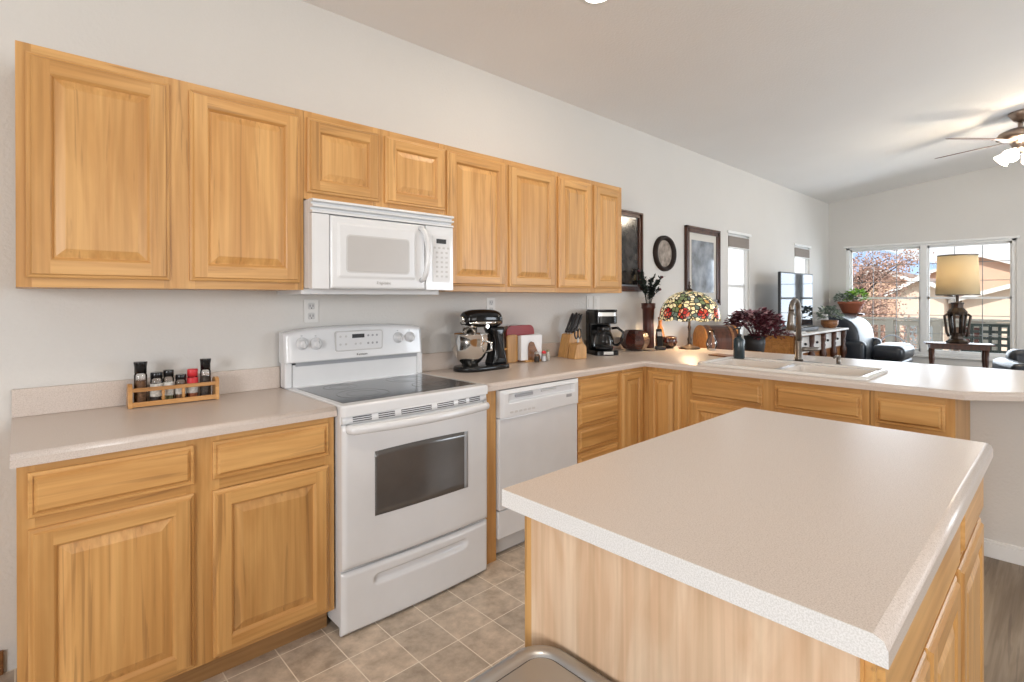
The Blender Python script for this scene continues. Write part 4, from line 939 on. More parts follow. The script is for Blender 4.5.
for A, B in zip(rings, rings[1:]):
    for k in range(n): f = t_.faces.new((A[k], A[(k + 1) % n], B[(k + 1) % n], B[k])); f.smooth = True
b = MB(); b._fin(t_); sh = b.build('glass_shade', 'tiffany', t, loc=(0, 0, .25))
sm = sh.modifiers.new('thick', 'SOLIDIFY'); sm.thickness = .004
b = MB(); b.lathe([(.035, .488), (.028, .50), (.012, .508), (.008, .52), (.014, .53), (.006, .545), (.010, .556), (.003, .57), (0, .572)], 20); b.build('finial', 'bronze', t)
b = MB(); b.ball((0, 0, .40), .03, 14, 10, (1, 1, 1.2)); b.build('bulb', 'glow', t)
light('stained_lamp_bulb', 'POINT', (4.14, -.42, 1.235), 14, (1, .72, .42), radius=.05)
t = thing('oil_lamp_chimney', 'clear glass lamp chimney on the counter right of the stained-glass lamp', 'glass chimney', (4.16, -.605, .9145))
b = MB(); b.lathe([(.030, 0), (.034, .01), (.044, .045), (.040, .075), (.024, .11), (.020, .165)], 28, caps=False); o = b.build('glass_tube', 'glass', t); sm = o.modifiers.new('thick', 'SOLIDIFY'); sm.thickness = .002
b = MB(); b.lathe([(.032, -.0), (.036, .006), (.03, .010)], 24); b.build('burner_collar', 'steel', t)
t = thing('trivet', 'thin wooden trivet lying at the left corner of the sink', 'trivet', (3.79, -.87, .9145), rotz=math.radians(-10))
b = MB(); b.prism(rrect(-.06, .06, -.09, .09, .02), 0, .009, bev=.002); b.build('board', 'midwood', t)
t = thing('soap_bottle', 'dark teal pump soap bottle on the sink ledge', 'bottle', (3.665, -1.045, .9215))
b = MB(); b.lathe([(.034, 0), (.037, .004), (.037, .125), (.030, .142), (.014, .148), (.014, .156)], 28); b.build('bottle_body', 'soap', t)
b = MB(); b.lathe([(.016, .154), (.016, .168), (.006, .17), (.006, .20), (.012, .203), (.012, .212), (0, .213)], 16); b.tube([(0, 0, .207), (-.02, .012, .207), (-.042, .022, .200)], .005, 8); b.build('pump', 'blackm', t)

# ------------------------------------------------------------------ chest and plant behind the peninsula
t = thing('small_table', 'honey pine table behind the peninsula carrying the dome chest', 'table', (5.05, -.33, 0))
b = MB(); b.box(-.42, .12, -.28, .26, .80, .83, .004); b.build('tabletop', 'orangewood', t)
b = MB(); b.box(-.38, .10, -.24, -.22, .70, .80); b.box(-.38, .10, .20, .22, .70, .80); b.build('apron', 'orangewood', t)
for x in (-.38, .07):
    for y in (-.24, .18): b = MB(); b.box(x, x + .04, y, y + .04, 0, .80, .003); b.build('leg', 'orangewood', t)
t = thing('dome_chest', 'barrel-topped wooden chest with honey-coloured end behind the lamp', 'chest', (4.96, -.26, .8305), rotz=math.radians(-38))
arc = [(-.15, 0), (.15, 0)] + [(.15 * math.cos(a), .10 + .15 * math.sin(a)) for a in [PI * i / 14 for i in range(15)]]
b = MB(); b.prism(arc, -.17, -.15, axis='x', bev=.003); b.build('end_panel', 'orangewood', t)
b = MB(); b.prism(arc, .15, .17, axis='x', bev=.003); b.build('end_panel', 'orangewood', t)
arc2 = [(y * .97, z * .98 + .001) for y, z in arc]
b = MB(); b.prism(arc2, -.15, .15, axis='x'); b.build('barrel_body', 'darkwood', t)
for x in (-.1, .1): b = MB(); b.prism([(y * 1.0, z * 1.0) for y, z in arc], x - .012, x + .012, axis='x'); b.build('strap', 'midwood', t)
def leaves(mb, n, c, r, size, rnd, flat=.7, up=.3):
    for i in range(n):
        a = rnd.uniform(0, 2 * PI); e = rnd.uniform(-.4, 1.3); rr = rnd.uniform(.35, 1) ** .6
        p = Vector((c[0] + r[0] * rr * math.cos(a) * math.cos(e), c[1] + r[1] * rr * math.sin(a) * math.cos(e), c[2] + r[2] * rr * math.sin(e)))
        d_ = Vector((math.cos(a), math.sin(a), rnd.uniform(-.6, .9))).normalized(); s_ = d_.cross(Vector((rnd.uniform(-.5, .5), rnd.uniform(-.5, .5), 1))).normalized(); L_ = size * rnd.uniform(.7, 1.3)
        k = s_.cross(d_) * L_ * .15
        mb.quad(p, p + d_ * L_ * .5 - s_ * L_ * .36 + k, p + d_ * L_ + k * .3, p + d_ * L_ * .5 + s_ * L_ * .36 + k)
t = thing('potted_plant', 'bushy burgundy-leaved plant in a dark pot behind the sink', 'plant', (5.42, -.44, .76))
b = MB(); b.lathe([(.06, 0), (.085, .02), (.10, .12), (.10, .20), (.09, .20), (.08, .17), (0, .16)], 24); b.build('pot', 'blackm', t)
rnd = random.Random(11)
b = MB(); leaves(b, 620, (0, 0, .32), (.25, .25, .13), .060, rnd); b.mi = 1; n0 = len(b.b.faces); leaves(b, 200, (0, 0, .33), (.26, .26, .14), .050, rnd); b.build('foliage', ['leafdark', 'leafpink'], t)
b = MB(); leaves(b, 200, (.26, -.08, .20), (.34, .14, .06), .05, rnd); b.build('trailing_foliage', 'leafdark', t)
b = MB()
for i in range(10): a = i * .63; b.tube([(0, 0, .16), (.06 * math.cos(a), .06 * math.sin(a), .26), (.14 * math.cos(a), .14 * math.sin(a), .34)], .004, 5)
b.build('stems', 'leafdark', t)
t = thing('plant_stand', 'wooden stand carrying the burgundy plant', 'stand', (5.42, -.44, 0))
b = MB(); b.box(-.17, .17, -.17, .17, .73, .758, .004); b.build('tabletop', 'midwood', t)
for x in (-.14, .11):
    for y in (-.14, .11): b = MB(); b.box(x, x + .03, y, y + .03, 0, .73, .003); b.build('leg', 'midwood', t)

# ------------------------------------------------------------------ pictures on the wall
def picture(label, cx, cz, W, H, fw, fm, mats_, matw, depth=.03):
    t = thing('framed_picture', label, 'picture', (cx, 0, cz))
    b = MB()
    for ins0, ins1, d0, d1 in ((0, fw * .35, depth, depth), (fw * .35, fw, depth * .75, depth * .55)):
        for (a, b_, c, d_) in ((-W / 2 + ins0, W / 2 - ins0, H / 2 - ins1, H / 2 - ins0), (-W / 2 + ins0, W / 2 - ins0, -H / 2 + ins0, -H / 2 + ins1)): b.box(a, b_, -d0, -.001, c, d_, .002)
        for (a, b_) in ((-W / 2 + ins0, -W / 2 + ins1), (W / 2 - ins1, W / 2 - ins0)): b.box(a, b_, -d0, -.001, -H / 2 + ins0, H / 2 - ins0, .002)
    b.build('frame', fm, t)
    iw, ih = W / 2 - fw, H / 2 - fw
    b = MB(); b.box(-iw, iw, -depth * .35, -.001, -ih, ih); b.build('mat_board', mats_[0], t)
    b = MB(); b.box(-iw + matw, iw - matw, -depth * .42, -.002, -ih + matw * 1.2, ih - matw * 1.2); b.build('print', mats_[1], t)
    return t
picture('dark framed print half hidden behind the upper cabinets', 3.60, 1.745, .86, .69, .045, 'darkwood', ('steeld', 'darkart'), .012, .045)
picture('tall cherry-framed print with reflecting glass left of the side window', 5.185, 1.665, .72, .80, .062, 'darkwood', ('mat_board', 'art'), .06, .035)
t = thing('framed_picture', 'oval portrait in a dark oval frame between the two rectangular pictures', 'picture', (4.44, 0, 1.762))
def oval(rx, rz, n=40): return [(rx * math.cos(2 * PI * i / n), rz * math.sin(2 * PI * i / n)) for i in range(n)]
b = MB(); t_ = bmesh.new(); prev = None
for s_, y in ((1, 0), (1, .02), (.94, .035), (.82, .035), (.74, .02), (.70, .012), (.68, .010)):
    cur = [t_.verts.new((x - (1 - s_) * .17 * math.copysign(abs(x / .185), x) if False else x * s_, -y, z * (1 - (1 - s_) * .8))) for x, z in oval(.188, .168)]
    if prev:
        for k in range(40): f = t_.faces.new((prev[k], prev[(k + 1) % 40], cur[(k + 1) % 40], cur[k])); f.smooth = True
    prev = cur
b._fin(t_); b.build('frame', 'ovalframe', t)
b = MB(); b.prism([(x * .70, z * .77) for x, z in oval(.188, .168)], -.009, -.004, axis='y'); b.build('print', 'silver_art', t)

# ------------------------------------------------------------------ sideboard, television, sofa
t = thing('sideboard', 'white-topped wooden console with turned columns under the television', 'sideboard', (6.20, -.07, 0))
SWD, SD, SH = 1.72, .545, .95
b = MB(); b.box(-.02, SWD + .02, -SD - .02, .02, SH - .025, SH, .005); b.build('top', 'cream', t)
b = MB(); b.box(.05, SWD - .05, -SD + .06, 0, SH - .40, SH - .025); b.build('carcass', 'midwood', t)
b = MB(); b.box(.03, .05, -SD + .08, -.03, SH - .40, SH - .03); b.box(.022, .032, -SD + .12, -.07, SH - .36, SH - .10, .003); b.build('end_panel', 'orangewood', t)
for i in range(4):
    x0 = .09 + i * .395; b = MB(); b.box(x0, x0 + .36, -SD + .045, -SD + .06, SH - .23, SH - .05, .004); d_ = b.build('drawer', 'cream', t)
    q = MB(); q.ball((x0 + .18, -SD + .035, SH - .13), .016, 12, 8); q.build('knob', 'blackm', d_)
for i in range(5):
    for y in ((-SD + .03, -.03) if i in (0, 4) else (-SD + .03,)):
        x = .04 + i * (SWD - .08) / 4; b = MB()
        b.lathe([(.026, 0), (.03, .03), (.02, .06), (.03, .3), (.036, .42), (.026, .46), (.026, .55), (.02, .57), (.036, .62), (.040, .68), (.022, .74), (.030, .78), (.022, .80), (.034, .85), (.034, .925)], 16, (x, y, 0)); b.build('turned_leg', 'darkwood', t)
b = MB(); b.box(.03, SWD - .03, -SD + .02, 0, .10, .13, .004); b.build('lower_shelf', 'midwood', t)
t = thing('television', 'flat-screen television on the console reflecting the window', 'television', (7.02, -.30, .951), rotz=math.radians(-1))
b = MB(); b.box(-.53, .53, -.015, .015, .035, .70, .004); b.box(-.4, .4, .015, .05, .15, .5, .01); b.build('casing', 'blackm', t)
b = MB(); b.box(-.513, .513, -.0165, -.0145, .052, .684); b.build('screen', 'screen', t)
b = MB(); b.prism(rrect(-.2, .2, -.11, .11, .05), 0, .014, bev=.004, which='top'); b.box(-.05, .05, 0, .02, .01, .06); b.build('stand', 'blackm', t)
t = thing('soundbar', 'long black speaker bar lying in front of the television', 'speaker', (6.75, -.50, .951))
b = MB(); b.box(-.32, .32, -.035, .035, 0, .045, .012, 3); b.build('body', 'blackm', t)
t = thing('magazine', 'open pale magazine lying on the console by the television', 'magazine', (6.45, -.52, .951), rotz=.4)
b = MB(); b.box(-.11, 0, -.07, .07, 0, .006, .001); b.box(0, .11, -.07, .07, 0, .008, .001); b.build('pages', 'paper', t)
t = thing('speaker', 'small grey speaker standing at the left of the television', 'speaker', (6.32, -.28, .951))
b = MB(); b.box(-.03, .03, -.04, .04, 0, .13, .008, 3); b.build('cabinet', 'grey', t)
b = MB(); b.cyl((0, -.044, .085), .02, .006, 16, axis='y'); b.cyl((0, -.044, .04), .014, .006, 16, axis='y'); b.build('driver', 'blackm', t)
t = thing('wicker_basket', 'small basket of grey-green dried foliage right of the television', 'basket', (7.72, -.47, .951))
b = MB(); b.lathe([(.07, 0), (.10, .05), (.10, .10), (.09, .10), (0, .03)], 20); b.build('basket', 'midwood', t)
b = MB(); leaves(b, 140, (0, 0, .16), (.12, .13, .12), .06, random.Random(5)); b.build('foliage', 'leafgrey', t)
# black leather sofa: seen end-on, arm + back + seat
def cushion(mb, x0, x1, y0, y1, z0, z1, bev): mb.box(x0, x1, y0, y1, z0, z1, bev, 5)
t = thing('recliner', 'black leather recliner beyond the console, under the far window', 'armchair', (8.12, -.06, 0)); t.scale = (1, .86, 1)
SM = lambda mb: [setattr(f, 'smooth', True) for f in mb.b.faces]
b = MB(); cushion(b, 0, .86, -.80, -.03, .06, .46, .04); b.build('base', 'leather', t)
b = MB(); b.prism([(-.10, .44), (-.71, .44), (-.745, .60), (-.74, .86), (-.69, .98), (-.58, 1.06), (-.40, 1.11), (-.16, 1.12), (-.08, 1.0)], .02, .84, axis='x', bev=.06, seg=5); SM(b); b.build('back_cushion', 'leather', t)
b = MB(); cushion(b, -.05, .10, -.84, -.30, .40, .77, .07); SM(b); b.build('arm', 'leather', t)
b = MB(); cushion(b, .76, .91, -.84, -.30, .40, .77, .07); SM(b); b.build('arm', 'leather', t)
for x in (.05, .8):
    for y in (-.74, -.1): b = MB(); b.cyl((x, y, 0), .03, .06, 12); b.build('foot', 'blackm', t)
t = thing('leather_ottoman', 'long low black leather footstool right of the recliner', 'footstool', (8.5, -1.03, 0))
b = MB(); cushion(b, -.40, .25, -.15, .16, .10, .55, .05); SM(b); b.build('base', 'leather', t)
b = MB(); cushion(b, -.43, .28, -.17, .19, .53, .735, .08); SM(b); b.build('cushion', 'leather', t)
for x in (-.4, .25):
    for y in (-.14, .14): b = MB(); b.cyl((x, y, 0), .025, .105, 12); b.build('foot', 'blackm', t)
t = thing('throw_pillow', 'light grey throw pillow leaning at the far end of the console beside the foliage', 'pillow', (7.83, -.30, .951), rotz=math.radians(-50))
b = MB(); b.box(-.14, .14, -.045, .045, 0, .21, .04, 5, rot=Matrix.Rotation(math.radians(-14), 3, 'X'), piv=(0, 0, 0)); [setattr(f, 'smooth', True) for f in b.b.faces]; b.build('cushion', 'fabric', t)
t = thing('plant_table', 'small dark table behind the recliner holding the terracotta pot', 'table', (9.14, -.36, 0))
b = MB(); b.cyl((0, 0, 1.085), .17, .025, 24, bev=.004); b.build('tabletop', 'darkwood', t)
b = MB(); b.lathe([(.14, 0), (.14, .02), (.03, .05), (.02, .5), (.03, .6), (.02, .7), (.03, 1.085)], 18); b.build('pedestal', 'darkwood', t)
t = thing('potted_plant', 'terracotta bowl with bright green and grey leaves by the far window', 'plant', (9.14, -.36, 1.111))
b = MB(); b.lathe([(.09, 0), (.11, .01), (.165, .14), (.175, .145), (.175, .175), (.16, .175), (.14, .14), (0, .13)], 28); b.build('pot', 'terracotta', t)
b = MB(); leaves(b, 120, (.03, -.07, .22), (.16, .13, .13), .07, random.Random(8)); b.build('green_foliage', 'leafgreen', t)
b = MB(); leaves(b, 120, (-.03, .07, .21), (.15, .13, .10), .06, random.Random(9)); b.build('grey_foliage', 'leafgrey', t)

# ------------------------------------------------------------------ lamp table and lamp
t = thing('console_table', 'narrow dark wood table in front of the far window under the tall lamp', 'table', (6.62, -1.88, 0), rotz=math.radians(-76))
b = MB(); b.box(-.255, .255, -.11, .11, .886, .902, .003); b.build('tabletop', 'darkwood', t)
b = MB(); b.box(-.22, .22, -.085, .085, .845, .886); b.build('apron', 'darkwood', t)
for x in (-.20, .20):
    for y in (-.065, .065):
        b = MB(); b.lathe([(.014, 0), (.016, .05), (.011, .1), (.015, .3), (.018, .5), (.011, .56), (.018, .60), (.018, .64), (.011, .67), (.017, .74), (.018, .846)], 14, (x, y, 0)); b.build('leg', 'darkwood', t)
b = MB(); b.box(-.20, .20, -.012, .012, .12, .15); b.box(-.21, -.19, -.065, .065, .12, .15); b.box(.19, .21, -.065, .065, .12, .15); b.build('stretcher', 'darkwood', t)
t = thing('table_lamp', 'tall bronze lantern-based lamp with tapered cream drum shade', 'lamp', (6.63, -1.875, .903), rotz=math.radians(-76))
b = MB(); b.lathe([(.0, 0), (.085, 0), (.090, .012), (.07, .03), (.05, .04), (.045, .065), (.058, .075), (.054, .085), (0, .085)], 8, smooth=False); b.build('base', 'bronze', t)
b = MB()
for k in range(6):
    a = 2 * PI * k / 6; b.tube([(.046 * math.cos(a), .046 * math.sin(a), .08), (.066 * math.cos(a), .066 * math.sin(a), .29)], .010, 6)
    a2 = 2 * PI * (k + 1) / 6
    for r_, z_ in ((.048, .09), (.065, .28)): b.tube([(r_ * math.cos(a), r_ * math.sin(a), z_), (r_ * math.cos(a2), r_ * math.sin(a2), z_)], .008, 6)
b.build('lantern_frame', 'bronze', t)
b = MB(); b.lathe([(.040, .09), (.058, .28)], 6, smooth=False, caps=False); b.build('lantern_glass', 'glass', t)
b = MB(); b.lathe([(.074, .285), (.078, .30), (.06, .325), (.045, .34), (.045, .375), (.052, .38), (.05, .39), (.02, .395), (.012, .40), (.012, .50), (.008, .70)], 8, smooth=False); b.build('lantern_top', 'bronze', t)
for k in range(2): b = MB(); sx = -1 if k else 1; b.tube([(.074 * sx, 0, .28), (.098 * sx, 0, .26), (.088 * sx, 0, .18), (.080 * sx, 0, .10), (.064 * sx, 0, .06)], .011, 8); b.build('side_scroll', 'bronze', t)
b = MB(); b.lathe([(.168, .462), (.152, .845)], 48, caps=False); sh = b.build('lamp_shade', 'drum', t); sm = sh.modifiers.new('thick', 'SOLIDIFY'); sm.thickness = .002
b = MB(); b.lathe([(.152, .838), (.1555, .838), (.1545, .850), (.151, .850)], 48, caps=False); b.lathe([(.1675, .459), (.1705, .459), (.1700, .468), (.1670, .468)], 48, caps=False)
for k in range(3): a = k * 2 * PI / 3; b.tube([(0, 0, .80), (.152 * math.cos(a), .152 * math.sin(a), .842)], .002, 6)
b.build('shade_ring', 'nickel', t)
b = MB(); b.ball((0, 0, .66), .03, 14, 10, (1, 1, 1.3)); b.build('bulb', 'glow', t)
light('drum_lamp_bulb', 'POINT', (6.63, -1.875, 1.56), 8, (1, .80, .52), radius=.05)
t = thing('leather_armchair', 'black armchair arm at the right edge beside the dark table', 'armchair', (7.15, -2.55, 0), rotz=.3)
b = MB(); cushion(b, -.35, .35, -.35, .38, .08, .46, .05); [setattr(f, 'smooth', True) for f in b.b.faces]; b.build('base', 'leather', t)
b = MB(); cushion(b, -.36, .30, .26, .42, .46, .73, .06); [setattr(f, 'smooth', True) for f in b.b.faces]; b.build('arm', 'leather', t)
b = MB(); cushion(b, .16, .38, -.4, .3, .3, .82, .07); [setattr(f, 'smooth', True) for f in b.b.faces]; b.build('backrest', 'leather', t)
for x in (-.3, .3):
    for y in (-.3, .3): b = MB(); b.cyl((x, y, 0), .025, .085, 12); b.build('foot', 'blackm', t)

# ------------------------------------------------------------------ ceiling fan
FX, FY = 6.95, -2.30; FZ = CZ(FY)
t = thing('ceiling_fan', 'pewter ceiling fan with dark blades and lit glass shades', 'ceiling fan', (FX, FY, FZ))
b = MB(); b.lathe([(.03, -.10), (.05, -.085), (.085, -.03), (.088, .012)], 28); b.build('canopy', 'fanmetal', t)
b = MB(); b.cyl((0, 0, -.17), .018, .08, 16); b.build('downrod', 'fanmetal', t)
b = MB(); b.lathe([(.03, -.155), (.09, -.165), (.155, -.195), (.175, -.225), (.172, -.25), (.13, -.272), (.08, -.285), (.06, -.33), (.07, -.35), (.05, -.37), (0, -.375)], 36); b.build('motor_housing', 'fanmetal', t)
R2 = Vector((.7283, -.6852, 0)); F2 = Vector((.6852, .7283, 0))
for k in range(5):
    a = math.radians(183 - 72 * k); d_ = R2 * math.cos(a) + F2 * math.sin(a); s_ = d_.cross(Vector((0, 0, 1)))
    an = math.atan2(d_.y, d_.x); R_ = Matrix.Rotation(an, 3, 'Z') @ Matrix.Rotation(math.radians(-12), 3, 'X')
    q = MB(); t_ = bmesh.new(); pts = [(.22, -.045), (.26, -.058), (.60, -.068), (.68, -.060), (.715, -.035), (.72, 0), (.715, .035), (.68, .060), (.60, .068), (.26, .058), (.22, .045)]
    A = [t_.verts.new(R_ @ Vector((x, y, .003)) + Vector((0, 0, -.265))) for x, y in pts]; B = [t_.verts.new(R_ @ Vector((x, y, -.003)) + Vector((0, 0, -.265))) for x, y in pts]
    t_.faces.new(A); t_.faces.new(list(reversed(B)))
    for i in range(len(pts)): t_.faces.new((A[i], B[i], B[(i + 1) % len(pts)], A[(i + 1) % len(pts)]))
    q._fin(t_); bl = q.build('fan_blade', 'blade', t)
    q = MB(); q.box(.12, .27, -.02, .02, -.012, -.004, .002, rot=Matrix.Rotation(an, 3, 'Z'), piv=(0, 0, 0)); q.build('blade_bracket', 'fanmetal', bl, loc=(0, 0, -.262))
for k in range(4):
    a = math.radians(200 + 90 * k); d_ = R2 * math.cos(a) + F2 * math.sin(a); base = d_ * .06 + Vector((0, 0, -.36)); dr = (d_ * .9 + Vector((0, 0, -.7))).normalized(); q = dr.to_track_quat('Z', 'Y').to_matrix()
    b = MB(); b.lathe([(.012, -.02), (.016, .01), (.030, .03)], 14, base, rot=q); ar = b.build('lamp_arm', 'fanmetal', t)
    b = MB(); b.lathe([(.028, .025), (.040, .05), (.055, .09), (.068, .125)], 20, base, rot=q, caps=False); b.lathe([(.0, .10), (.05, .10)], 20, base, rot=q, caps=False); b.build('glass_shade', 'glow', ar)
light('fan_bulbs', 'POINT', (FX, FY, FZ - .50), 36, (1, .85, .66), radius=.10)
light('fan_uplight', 'POINT', (FX - .12, FY - .02, FZ - .42), 6, (1, .80, .58), radius=.05)

# ------------------------------------------------------------------ recessed ceiling lights
for x, y, lb in ((2.23, -.93, 'lit round recessed ceiling light at the top edge above the counter'),):
    t = thing('recessed_light', lb, 'ceiling light', (x, y, CZ(y)))
    sl = Matrix.Rotation(math.atan(-.12), 3, 'X')
    b = MB(); b.lathe([(.075, -.001), (.095, -.003), (.098, 0), (.098, .004)], 32, caps=False, rot=sl); b.build('trim_ring', 'trim', t)
    b = MB(); b.lathe([(0, -.012), (.05, -.010), (.076, -.001)], 32, rot=sl); b.build('lens', 'bulb', t)
    light('recessed_lamp', 'AREA', (x, y, CZ(y) - .04), 7, (1, .84, .66), (.15, .15), aim=(x, y, 0))
light('recessed_lamp_range', 'AREA', (.9, -1.9, CZ(-1.9) - .05), 12, (1, .86, .70), (.2, .2), aim=(.9, -1.9, 0))

# ------------------------------------------------------------------ trash can
t = thing('trash_can', 'stainless steel step trash can with lid at the island end', 'trash can', (0, 0, 0))
TX0, TX1, TY0, TY1 = .44, .817, -2.36, -1.852
b = MB(); b.prism(rrect(TX0 + .01, TX1 - .01, TY0 + .01, TY1 - .01, .07, 8), .02, .585, smooth=False); b.build('body', 'steeld', t)
b = MB(); b.prism(rrect(TX0 + .004, TX1 - .004, TY0 + .004, TY1 - .004, .075, 8), 0, .03); b.build('base', 'blackm', t)
t_ = bmesh.new(); prev = None
for ins, z, r in ((0, .585, .075), (0, .612, .075), (.006, .624, .07), (.016, .630, .06), (.036, .631, .045), (.040, .626, .042), (.042, .624, .042)):
    cur = [t_.verts.new((x, y, z)) for x, y in rrect(TX0 + ins, TX1 - ins, TY0 + ins, TY1 - ins, r, 8)]
    if prev:
        n = len(cur)
        for k in range(n): f = t_.faces.new((prev[k], prev[(k + 1) % n], cur[(k + 1) % n], cur[k])); f.smooth = True
    prev = cur
b = MB(); b._fin(t_); b.build('lid_rim', 'steeld', t)
b = MB(); b.prism(rrect(TX0 + .046, TX1 - .046, TY0 + .046, TY1 - .046, .038, 8), .60, .6285, bev=.003, which='top'); b.build('lid', 'steeld', t)
b = MB(); b.prism(rrect(TX0 + .041, TX1 - .041, TY0 + .041, TY1 - .041, .04, 8), .60, .6245); b.build('lid_gap', 'slot', t)

# ------------------------------------------------------------------ outside
b = MB(); b.box(-60, 400, -200, 200, -3.2, -3.0); o = b.build('ground', 'ground'); o['kind'] = 'structure'
t = thing('deck', 'grey outdoor deck with taupe railing beyond the far window', 'deck', (9.6, 0, 0))
b = MB(); b.box(0, 1.75, -4.5, 1.5, -.14, -.04); b.build('deck_boards', 'deck', t)
b = MB(); b.box(1.55, 1.69, -4.5, 1.5, .955, .995, .004); b.build('top_rail', 'rail', t)
b = MB(); b.box(1.59, 1.65, -4.5, 1.5, .86, .945); b.build('upper_rail', 'rail', t)
b = MB(); b.box(1.59, 1.65, -4.5, 1.5, .06, .11); b.build('lower_rail', 'rail', t)
for y in (.75, -.44, -1.10, -1.76, -3.0): b = MB(); b.box(1.56, 1.68, y - .06, y + .06, -.04, .955, .004); b.build('post', 'rail', t)
y = 1.4
while y > -3.6:
    b = MB(); b.box(1.605, 1.635, y - .016, y + .016, .08, .88); b.build('baluster', 'rail', t); y -= .14
t = thing('deck_chair', 'dark green patio chair with square perforated back on the deck', 'chair', (10.15, -1.83, -.04))
b = MB()
bw_, bh0, bh1 = .30, .42, .98
for i in range(7): z = bh0 + (bh1 - bh0) * i / 6; b.box(-.02 + .015 * i, .0 + .015 * i, -bw_, bw_, z - .02, z + .02, .002)
for i in range(7): yy = -bw_ + 2 * bw_ * i / 6; b.tube([(-.01, yy, bh0), (.08, yy, bh1)], .02, 4)
b.build('backrest', 'leafblack', t)
b = MB(); b.box(-.48, 0, -bw_, bw_, .40, .43, .004); b.build('seat', 'leafblack', t)
for x, yy in ((-.46, -.28), (-.46, .28), (-.02, -.28), (-.02, .28)): b = MB(); b.tube([(x, yy, 0), (x, yy, .41)], .014, 8); b.build('leg', 'leafblack', t)
t = thing('deck_chair', 'pale metal bistro chair with round arms on the deck left of the lamp', 'chair', (10.3, -.62, -.04))
b = MB(); b.cyl((0, 0, .42), .2, .02, 24); b.build('seat', 'grey', t)
b = MB(); b.tube([(.15, .15 * math.cos(a) * 1.2, .55 + .22 * math.sin(a)) for a in [PI * i / 12 for i in range(13)]], .012, 8); b.tube([(.15, .18, .43), (.15, .18, .55)], .012, 8); b.tube([(.15, -.18, .43), (.15, -.18, .55)], .012, 8); b.build('backrest', 'grey', t)
for x, yy in ((-.13, -.13), (-.13, .13), (.13, -.13), (.13, .13)): b = MB(); b.tube([(x, yy, 0), (x, yy, .42)], .012, 8); b.build('leg', 'grey', t)
t = thing('planter', 'rail planter with yellow-green leaves on the deck beyond the recliner', 'plant', (10.85, -.10, -.04))
b = MB(); b.lathe([(.10, 0), (.14, .45), (.12, .45), (0, .4)], 20); b.build('pot', 'terracotta', t)
b = MB(); leaves(b, 90, (0, 0, .52), (.2, .2, .12), .08, random.Random(4)); b.build('foliage', 'leafyel', t)
# tree
t = thing('tree', 'reddish autumn tree outside the left half of the far window', 'tree', (14.2, .80, -3.0))
rnd = random.Random(21); b = MB(); b.tube([(0, 0, 0), (.05, .05, 2), (.0, .02, 3.2), (.05, -.1, 5.1)], .1, 10, rs=[.16, .12, .09, .04])
tips = []
for i in range(40):
    z = rnd.uniform(2.6, 5.0); a = rnd.uniform(0, 2 * PI); L_ = rnd.uniform(.6, 1.15); p = Vector((0, 0, z)); q = p + Vector((math.cos(a) * L_, math.sin(a) * L_, rnd.uniform(.2, .9)))
    b.tube([p, p.lerp(q, .5) + Vector((0, 0, .05)), q], .02, 5, rs=[.03, .02, .008]); tips += [p.lerp(q, u) for u in (.4, .6, .8, 1)]
b.build('trunk', 'bark', t)
b = MB(); t_ = bmesh.new()
for i in range(15000):
    c = rnd.choice(tips); p = c + Vector((rnd.gauss(0, .15), rnd.gauss(0, .15), rnd.gauss(0, .17))); d_ = Vector((rnd.uniform(-1, 1), rnd.uniform(-1, 1), rnd.uniform(-1, 1))).normalized() * rnd.uniform(.03, .055); s_ = d_.cross(Vector((rnd.random(), rnd.random(), rnd.random()))).normalized() * .022
    t_.faces.new([t_.verts.new(v) for v in (p, p + d_ * .5 + s_, p + d_, p + d_ * .5 - s_)])
b._fin(t_); b.build('foliage', 'autumn', t)
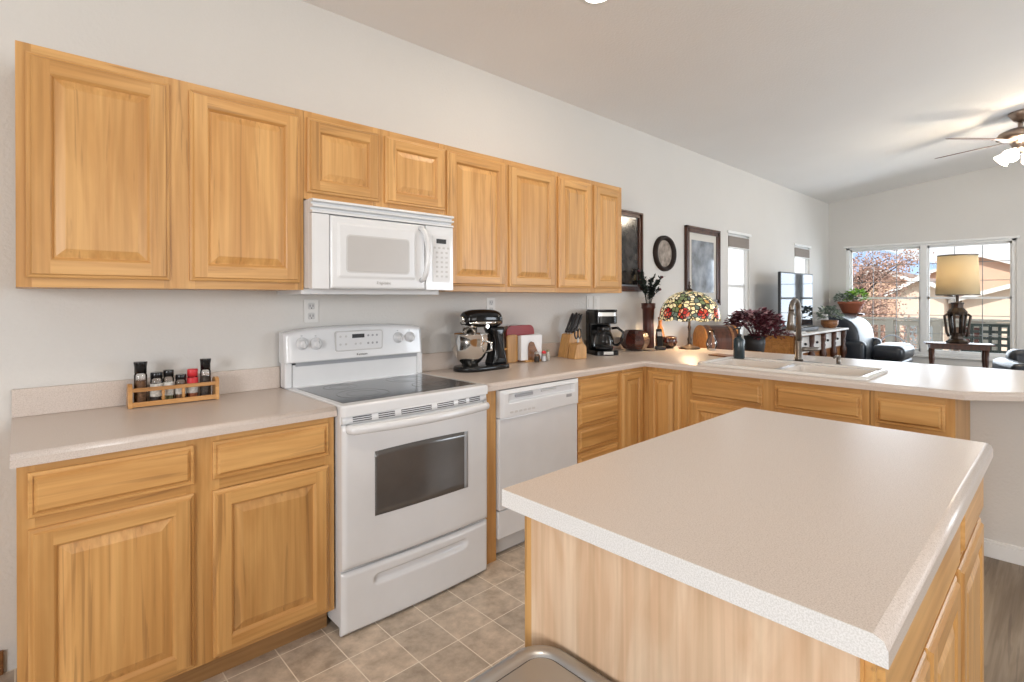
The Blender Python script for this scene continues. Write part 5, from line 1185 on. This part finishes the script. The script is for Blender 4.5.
# houses
def house(label, x, y0, y1, zp, ze, depth, m_, gar=None, peak=None):
    t = thing('house', label, 'house', (x, (y0 + y1) / 2, -3)); h = (y1 - y0) / 2; pk = 0 if peak is None else peak
    b = MB(); b.prism([(-h, 0), (h, 0), (h, ze + 3), (pk, zp + 3), (-h, ze + 3)], 0, depth, axis='x'); b.build('walls', m_, t)
    b = MB(); o_ = .35; sl1 = (zp - ze) / (h + pk); sl2 = (zp - ze) / (h - pk)
    b.prism([(-h - o_, ze + 3 - o_ * sl1), (pk, zp + 3), (h + o_, ze + 3 - o_ * sl2), (h + o_, ze + 3.12 - o_ * sl2), (pk, zp + 3.14), (-h - o_, ze + 3.12 - o_ * sl1)], -.35, depth, axis='x'); b.build('roof', 'roof', t)
    b = MB(); b.prism([(-h - o_, ze + 2.98 - o_ * sl1), (pk, zp + 2.98), (h + o_, ze + 2.98 - o_ * sl2), (h + o_, ze + 3.13 - o_ * sl2), (pk, zp + 3.15), (-h - o_, ze + 3.13 - o_ * sl1)], -.42, -.35, axis='x'); b.build('fascia', 'fascia', t)
    if gar: 
        for ga in gar: b = MB(); b.box(-.04, .0, ga[0], ga[1], ga[2] + 3, ga[3] + 3); b.build('window', ga[4], t)
    return t
house('tan stucco house with low gable beyond the autumn tree', 30, 2.1, 5.4, 2.62, 2.0, 8, 'stucco', [(-1.6, -.5, -1.9, .2, 'garage'), (.3, 1.2, -.5, .7, 'garage')])
house('larger tan house with wide gable behind the drum lamp shade', 39, -2.6, 4.2, 3.6, 2.3, 8, 'stucco', [(-2.2, .2, -1.5, .55, 'garage')])
house('pale garage wing at the right of the far window view', 26, -3.4, .2, 2.3, 1.25, 5, 'stucco2', [(.9, 1.75, -1.0, .5, 'jarred'), (-1.3, .0, -2.2, .3, 'garage')], peak=-1.4)
house('pale low house wing behind the window mullion', 25, .6, 2.0, 2.0, 1.6, 4, 'stucco2', [(-.5, .5, -1.0, .6, 'garage')])
# mountains
b = MB(); t_ = bmesh.new(); n = 60; rnd = random.Random(2); prev = None
for i in range(n + 1):
    y = -120 + 300 * i / n; hz = 20 + 3.2 * math.sin(i * .33 + 1.2) + 1.5 * math.sin(i * .9) + rnd.uniform(-.5, .5) + (y - 20) * .04
    cur = [t_.verts.new((270, y, -3)), t_.verts.new((290, y, hz * .55)), t_.verts.new((320, y, hz)), t_.verts.new((400, y, -3))]
    if prev:
        for k in range(3): f = t_.faces.new((prev[k], prev[k + 1], cur[k + 1], cur[k])); f.smooth = True
    prev = cur
b._fin(t_); o = b.build('mountain_ridge', 'mount'); tag(o, 'long blue mountain ridge on the horizon', 'mountains')
